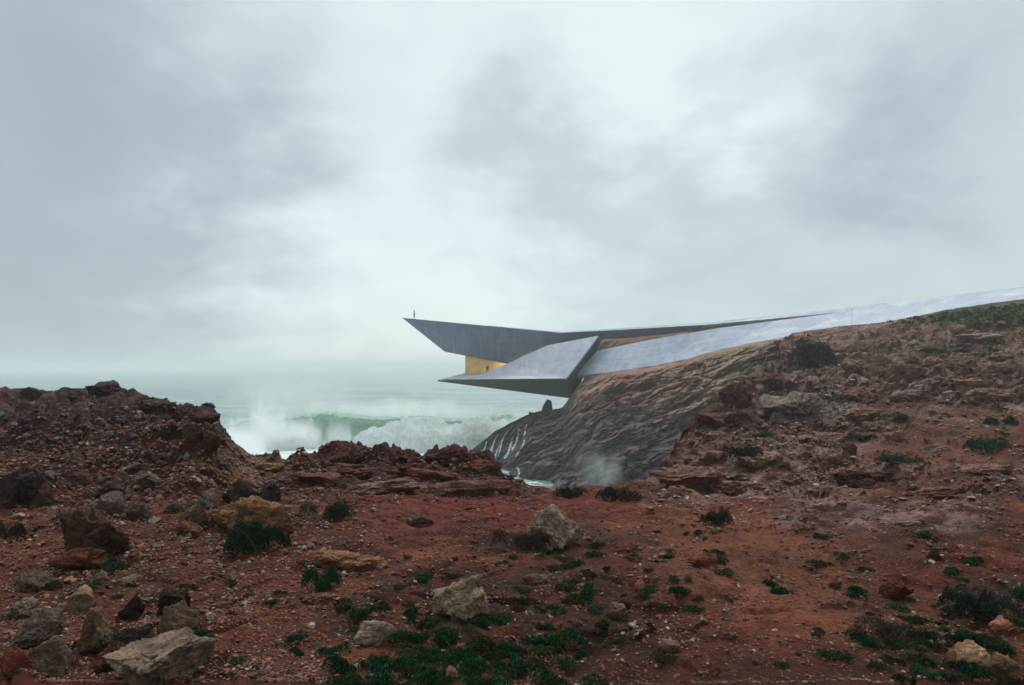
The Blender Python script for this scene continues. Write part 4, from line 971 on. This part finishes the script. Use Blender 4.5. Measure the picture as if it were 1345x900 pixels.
# rubble on the left hill, the ridge and the right ledges
gx = rng.uniform(-60, 350, 3200); gy = rng.uniform(530, 670, 3200)
k_ = rng.random(3200) < .1+.6*sstep(-.5, .4, perlin(gx*.02, gy*.05, 3.0)); gx, gy = gx[k_], gy[k_]
strew('hill_rubble', 'weathered purple grey rubble covering the left hill', 'rubble', gx, gy, .9, .6, 2, (.5, .95), np.array([(.095, .062, .058), (.12, .075, .066), (.08, .07, .07), (.13, .06, .05), (.105, .05, .045), (.17, .13, .12)], np.float32))
gx = rng.uniform(345, 700, 5000); gy = rng.uniform(590, 662, 5000)
k_ = gy > 655-55*np.exp(-((gx-530)/230)**4); gx, gy = gx[k_][:700], gy[k_][:700]
strew('ridge_rubble', 'broken dark red rock crumbling over the middle ridge', 'rubble', gx, gy, .85, .4, 2, (.35, .7), np.array([(.12, .045, .042), (.10, .04, .04), (.16, .09, .085), (.09, .04, .036), (.19, .13, .125)], np.float32))
gx = rng.uniform(850, 1400, 26000); gy = rng.uniform(425, 690, 26000)
lf = sstep(-.25, .35, perlin(gx*.007+3, gy*.03, 23.0)+.5*perlin(gx*.03, gy*.09, 16.0))
k_ = (rng.random(26000) < lf*.2) & (gy > 483-(gx-672)*.12+12) & (gx > 1040-(gy-440)*.95); gx, gy = gx[k_], gy[k_]
o = strew('slope_rubble', 'pink and grey broken rock lying along the ledges of the right hill', 'rubble', gx, gy, .85, .5, 2, (.22, .5), np.array([(.25, .15, .13), (.19, .085, .07), (.34, .25, .21), (.15, .06, .048), (.28, .165, .145), (.20, .085, .065)], np.float32))

# ------------------------------------------------------------------ plants
def leaf_cloud(seed, n, leaf, dome=.5, kind='cushion', width=.42):
    """little pointed leaves set over lumpy mounds; unit footprint radius 1"""
    rs = np.random.default_rng(seed)
    nl = rs.integers(4, 8); cx = rs.normal(0, .42, (nl, 2)); cr = rs.uniform(.28, .6, nl); chh = rs.uniform(.5, 1.0, nl)*dome
    k = rs.integers(0, nl, n); a = rs.uniform(0, 2*math.pi, n); rr = np.sqrt(rs.random(n))
    hx = cx[k, 0]+np.cos(a)*rr*cr[k]; hy = cx[k, 1]+np.sin(a)*rr*cr[k]; prof = np.sqrt(np.clip(1-rr*rr, 0, 1))
    lumpy = 1+.55*perlin(hx*4+seed, hy*4, seed*.7)
    hz_ = prof*chh[k]*rs.uniform(.55, 1.06, n)*lumpy
    base = np.stack([hx, hy, hz_], -1)
    out = np.stack([np.cos(a)*rr, np.sin(a)*rr, .45+prof*.8], -1)+rs.normal(0, .45, (n, 3)); out /= np.linalg.norm(out, axis=1)[:, None]
    side = np.cross(out, rs.normal(size=(n, 3))); side /= np.linalg.norm(side, axis=1)[:, None]+1e-9
    ln = leaf*rs.uniform(.6, 1.3, (n, 1)); up = np.cross(side, out)*.18*ln
    tip = base+out*ln; m = base+out*ln*.55
    V = np.stack([base, m+side*ln*width+up, tip, m-side*ln*width+up], 1).reshape(-1, 3)
    Fc = np.arange(n*4).reshape(n, 4)
    shade = rs.uniform(.5, 1.9, (n, 1))**1.2; hue = rs.random((n, 1))
    shade = np.where(rs.random((n, 1)) < .14, shade*1.9, shade); cl_ = np.concatenate([shade*(.8+.7*hue), shade*(1+.1*hue), shade*(.95-.3*hue)], 1)
    return V, Fc, np.repeat(cl_[:, None], 4, 1).reshape(-1, 3)
cush = []
for i in range(9):
    V, Fc, cl_ = leaf_cloud(40+i, (1300, 700, 380)[i % 3], (.13, .12, .14)[i % 3], (.46, .34, .28)[i % 3]); o = mesh_np('cushion_plant', V, Fc, M_leaf, smooth=False, col=cl_); cush.append(o.data); bpy.data.objects.remove(o)
GREEN = [(.012, .042, .022), (.015, .045, .019), (.010, .034, .020), (.020, .042, .016), (.034, .034, .018)]
def plant(x, y, wpx, label, group=None, me=None, hs=1.0, name='cushion_plant', cat='plant', colr=None, surf=G):
    p, nn = surf.hit(x, y, RC if surf is G else None); s = wpx*.5*p.y/F
    o = bpy.data.objects.new(name, me or rnd.choice(cush)); C.objects.link(o)
    o.location = p-Vector((0, 0, s*.03)); o.scale = (s, s*.9, s*1.1*hs*rnd.uniform(.8, 1.2)); o.rotation_euler = (0, 0, rnd.uniform(0, 6.28))
    g_ = rnd.uniform(.75, 1.35); cb = colr or rnd.choice(GREEN); o.color = (cb[0]*g_, cb[1]*g_, cb[2]*g_, 1)
    tag(o, label, cat, group); return o
LBC = 'low green cushion plant in the middle foreground patch'; GC = 'green cushion plants in the middle foreground patch'
cnt = 0
def patch(n, cx, cy, sx, sy, w0, w1, lb, gr, ylim=(640, 930), hs=1.0):
    k = 0
    while k < n:
        x = rnd.gauss(cx, sx); y = rnd.gauss(cy, sy)
        if not (ylim[0] < y < ylim[1]) or x < -20 or x > 1370: continue
        plant(x, y, rnd.uniform(w0, w1)*(.5+.6*(y-640)/260 if y > 640 else .5), lb, gr, hs=hs); k += 1
patch(112, 590, 864, 95, 34, 24, 48, LBC, GC)
patch(30, 740, 790, 48, 38, 20, 40, 'low green cushion plant between the grey boulder and the centre right soil', 'green cushion plants right of the grey boulder')
patch(10, 745, 722, 30, 14, 22, 40, 'small green cushion plant around the grey boulder', 'green cushion plants around the grey boulder')
patch(12, 870, 800, 30, 22, 22, 38, 'low green cushion plant on bare soil right of centre', 'green cushion plants right of centre')
patch(62, 1225, 850, 85, 40, 22, 46, 'low green cushion plant in the bottom right patch', 'green cushion plants in the bottom right patch')
patch(18, 1130, 750, 110, 22, 24, 44, 'small green cushion plant scattered on bare soil at right', 'green cushion plants scattered at right')
patch(20, 470, 800, 110, 50, 16, 32, 'tiny green cushion plant on stony soil left of the middle patch', 'green cushion plants on the stony soil at left')
patch(14, 930, 720, 60, 30, 18, 34, 'tiny green cushion plant on the middle right soil', 'green cushion plants on the middle right soil')
patch(14, 190, 790, 120, 60, 16, 30, 'tiny green cushion plant between the stones on the left', 'green cushion plants between the left stones', (690, 920))
# bushes with their own twigs
def bush(x, y, w, h, label, colr, n=5200, leaf=.055, twig=True, name='bush', surf=G, seed=1, dome=.9):
    p, nn = surf.hit(x, y, RC if surf is G else None); s = w*.5*p.y/F; hz2 = h*p.y/F
    r = empty(name, p); tag(r, label, 'bush')
    V, Fc, cl_ = leaf_cloud(seed, n, leaf, dome); V = V*np.array([s*.95, s*.62, hz2*1.05])
    o = mesh_np('foliage', V, Fc, M_leaf, r, False, cl_); o.color = (*colr, 1)
    rs = np.random.default_rng(seed+5); tv = []; tf = []
    for k in range(46):
        a = rs.uniform(0, 6.28); L_ = rs.uniform(.5, 1.05); b0 = np.array([rs.normal(0, .2)*s, rs.normal(0, .15)*s, -.03*s]); b1 = np.array([math.cos(a)*L_*s*.9, math.sin(a)*L_*s*.5, hz2*rs.uniform(.3, 1.1)])
        mm = (b0+b1)/2+np.array([0, 0, hz2*.2]); th = .012*s
        pts = [b0, mm, b1]; base = len(tv)
        for j, q in enumerate(pts):
            t_ = th*(1-.4*j)
            for da in range(3): tv.append(q+np.array([math.cos(da*2.1)*t_, math.sin(da*2.1)*t_, 0]))
        for j in range(2):
            for da in range(3): tf.append((base+j*3+da, base+j*3+(da+1) % 3, base+j*3+3+(da+1) % 3, base+j*3+3+da))
    mesh_np('stems', np.array(tv), tf, M_twig, r)
    return r
bush(325, 726, 100, 46, 'large dark green bush in front of the orange ochre slab', (.012, .034, .016), 9000, .06, seed=11)
bush(422, 774, 56, 28, 'small round dark bush in front of the low orange slab', (.012, .036, .018), 5000, .07, seed=12)
bush(440, 684, 62, 24, 'dark twiggy bush on the red flat below the middle ridge', (.016, .030, .018), 3500, .07, seed=13)
bush(12, 706, 50, 24, 'dark bush at the left edge beside the leaning boulder', (.018, .026, .016), 3500, .08, seed=14)
bush(150, 748, 50, 14, 'low dark bush at the foot of the leaning brown boulder', (.014, .032, .018), 2500, .09, seed=15)
bush(1070, 482, 78, 38, 'big dark shrub on the edge of the right hill below the ramp', (.014, .022, .015), 16000, .045, seed=16, dome=1.0)
bush(972, 602, 58, 18, 'low dark green bush on the cream bedrock', (.020, .036, .018), 4500, .07, seed=17)
bush(1168, 616, 46, 14, 'low green bush below the pale pink slab', (.018, .042, .018), 3500, .08, seed=18)
bush(943, 690, 48, 22, 'dark brown green bush on the middle right soil', (.022, .024, .016), 4000, .07, seed=19)
bush(748, 652, 50, 14, 'green brown bush on the gully edge, left one', (.020, .034, .018), 3500, .08, seed=20)
bush(808, 656, 56, 18, 'brown bush on the gully edge, right one', (.026, .022, .018), 3500, .08, seed=21)
bush(1300, 592, 60, 16, 'green bush patch on the red slope near the right edge', (.016, .042, .020), 4500, .08, seed=22)
bush(1325, 558, 46, 12, 'upper green bush patch at the right edge', (.016, .040, .020), 3500, .08, seed=23)
bush(1295, 808, 110, 40, 'wide dark bush under the pink stone near the right edge', (.018, .026, .018), 9000, .05, seed=24)
bush(1165, 840, 90, 26, 'dark dry heather patch on bare soil at lower right', (.026, .020, .016), 5000, .05, seed=25)
bush(690, 722, 60, 24, 'dark dry twiggy bush left of the grey boulder', (.030, .018, .016), 4500, .06, seed=26)
bush(1000, 575, 40, 8, 'thin green tuft between the slab and the red path', (.024, .044, .020), 2500, .1, seed=27)
bush(1130, 578, 60, 9, 'long green brown tuft on the red path edge', (.030, .042, .020), 3500, .09, seed=28)
bush(1180, 550, 50, 7, 'flat green tuft under the grey flat slab', (.024, .040, .020), 2500, .09, seed=29)
bush(1215, 466, 50, 7, 'dull green tuft above the boulder cluster', (.028, .040, .022), 2500, .09, seed=30)
# far ground cover on the top of the right hill
rs = np.random.default_rng(77); Vs = []; Cs = []
for k in range(900):
    x = rs.uniform(1165, 1400); y = rs.uniform(400, 470)
    if y > 426+8*perlin(np.array([x*.03]), np.array([0.]))[0] and rs.random() > .18: continue
    if y < 483-(x-672)*.13+4: continue
    p, nn = G.hit(x, y, RC); V, Fc, cl_ = leaf_cloud(500+k % 5, 26, .5, .3)
    s = rs.uniform(.2, .55)*p.y/75; Vs.append(V*s+np.array(p)); g_ = rs.uniform(.6, 1.4); Cs.append(cl_*np.array([.040, .062, .026])*g_)
Vs = np.concatenate(Vs); cov = mesh_np('ground_cover', Vs, np.arange(len(Vs)).reshape(-1, 4), M_pebble, smooth=False, col=np.concatenate(Cs)); tag(cov, 'low green scrub covering the top of the right hill', 'ground cover', kind='stuff')

# ------------------------------------------------------------------ water running down the headland
def falls_material():
    t = NT('falling_water'); at = t.new('ShaderNodeAttribute', attribute_name='Col')
    sp = t.new('ShaderNodeSeparateColor'); t.l.new(at.outputs['Color'], sp.inputs[0])
    n = t.noise(t.coord('Object', scale=(2.2, 1, .35)), 1.6, 6, .65, .4)
    a = t.rng(t.math('MULTIPLY', n, sp.outputs[0]), .30, .55, 0, .9)
    t.l.new(a, t.b.inputs['Alpha']); t.b.inputs['Base Color'].default_value = (.78, .82, .82, 1); t.b.inputs['Roughness'].default_value = .6
    return t.m
M_fall = falls_material()
def stream(x, y0, y1, w, dx):
    n = 26; V = []; Cc = []
    for i in range(n):
        f_ = i/(n-1); y = y0+(y1-y0)*f_; xc = x+dx*f_+1.2*math.sin(f_*7+x); ww = w*(.5+.9*f_)
        for j in range(7):
            p, nn = CL.hit(xc+(j/6-.5)*ww, y); V.append((p.x, p.y-.35, p.z+.25)); e_ = (1-abs(j/3-1)**2)*min(1, f_*6+.2)*min(1, (1-f_)*5+.1); Cc.append((e_, e_, e_))
    Fc = grid_faces(n, 7); return np.array(V), Fc, np.array(Cc, np.float32)
wf_root = empty('waterfall', PX(650, 600, 118)); tag(wf_root, 'thin white streams of sea water draining down the dark foot of the headland', 'waterfall')
for x, y0, y1, w, dx in ((655, 568, 606, 5, -14), (668, 562, 608, 4, -18), (683, 560, 600, 6, -12), (676, 572, 610, 7, -16), (640, 578, 606, 5, -10), (694, 556, 578, 4, -10), (690, 575, 606, 5, -14), (661, 574, 612, 5, -14), (648, 580, 612, 4, -10), (660, 616, 636, 14, -8), (678, 614, 636, 9, 4), (700, 566, 584, 3, -8)):
    V, Fc, Cc = stream(x, y0, y1, w, dx); V = V-np.array(wf_root.location)
    mesh_np('stream', V, Fc, M_fall, wf_root, True, Cc)

# ------------------------------------------------------------------ labels that single out each small plant and stone by its landmark
bpy.context.view_layer.update()
MARKS = [(703, 763, 'the pale thin stone'), (612, 785, 'the tan fissured boulder'), (728, 700, 'the rounded grey boulder'), (488, 836, 'the pale half buried stone'), (200, 885, 'the big granular slab'), (334, 682, 'the long ochre slab'),
 (450, 740, 'the low orange slab'), (112, 710, 'the leaning brown boulder'), (60, 865, 'the angular bottom left rock'), (124, 835, 'the lichened tan boulder'), (226, 830, 'the grey orange boulder'),
 (22, 805, 'the pale slab at left edge'), (1279, 867, 'the pale cream stone'), (1314, 820, 'the pink stone'), (1176, 780, 'the red brown half buried rock'), (926, 742, 'the orange red flat stone'),
 (841, 773, 'the orange pitted stone'), (880, 852, 'the pale pink pair of stones'), (549, 689, 'the flat brown stone'), (190, 632, 'the grey boulder on the left slope'), (943, 680, 'the dark brown green bush'),
 (1229, 732, 'the small dark pointed stone'), (590, 888, 'the pink cream stone at bottom'), (1165, 830, 'the dry heather patch'), (1182, 576, 'the pink flat boulder on the path'), (1050, 538, 'the blue grey slab'),
 (1000, 608, 'the cream bedrock hump'), (1325, 552, 'the upper edge bush patch'), (1140, 632, 'the dark red bank'), (325, 715, 'the large dark green bush'), (18, 650, 'the dark rock at left edge')]
ORD = ['nearest', 'second nearest', 'third nearest', 'fourth nearest', 'fifth nearest', 'sixth nearest', 'seventh nearest', 'eighth nearest', 'ninth nearest', 'tenth nearest', 'eleventh nearest', 'twelfth nearest', 'thirteenth nearest', 'fourteenth nearest', 'fifteenth nearest', 'sixteenth nearest', 'seventeenth nearest', 'eighteenth nearest', 'nineteenth nearest', 'twentieth nearest', 'twenty-first nearest', 'twenty-second nearest', 'twenty-third nearest', 'twenty-fourth nearest', 'twenty-fifth nearest', 'twenty-sixth nearest', 'twenty-seventh nearest', 'twenty-eighth nearest', 'twenty-ninth nearest', 'thirtieth nearest']
bins = {}
for o in list(C.objects):
    if o.get('group') and o.get('category') in ('plant', 'stone'):
        x = o.location.x/o.location.y*F+672.5; y = 483-(o.location.z-ZC)/o.location.y*F
        m = min(MARKS, key=lambda q: (q[0]-x)**2+((q[1]-y)*1.3)**2); dx, dy = x-m[0], (y-m[1])*1.3
        dr = ('to the right of' if dx > 0 else 'to the left of') if abs(dx) > abs(dy) else ('in front of' if dy > 0 else 'behind')
        kd = o['category'] if o['category'] == 'plant' else o['label'].split(' lying')[0]
        bins.setdefault((kd, dr, m[2]), []).append((dx*dx+dy*dy, o))
for (kd, dr, mk), L_ in bins.items():
    for i, (_, o) in enumerate(sorted(L_, key=lambda q: q[0])):
        nm = 'cushion plant' if kd == 'plant' else kd
        o['label'] = ORD[min(i, len(ORD)-1)]+' '+nm+' '+dr+' '+mk
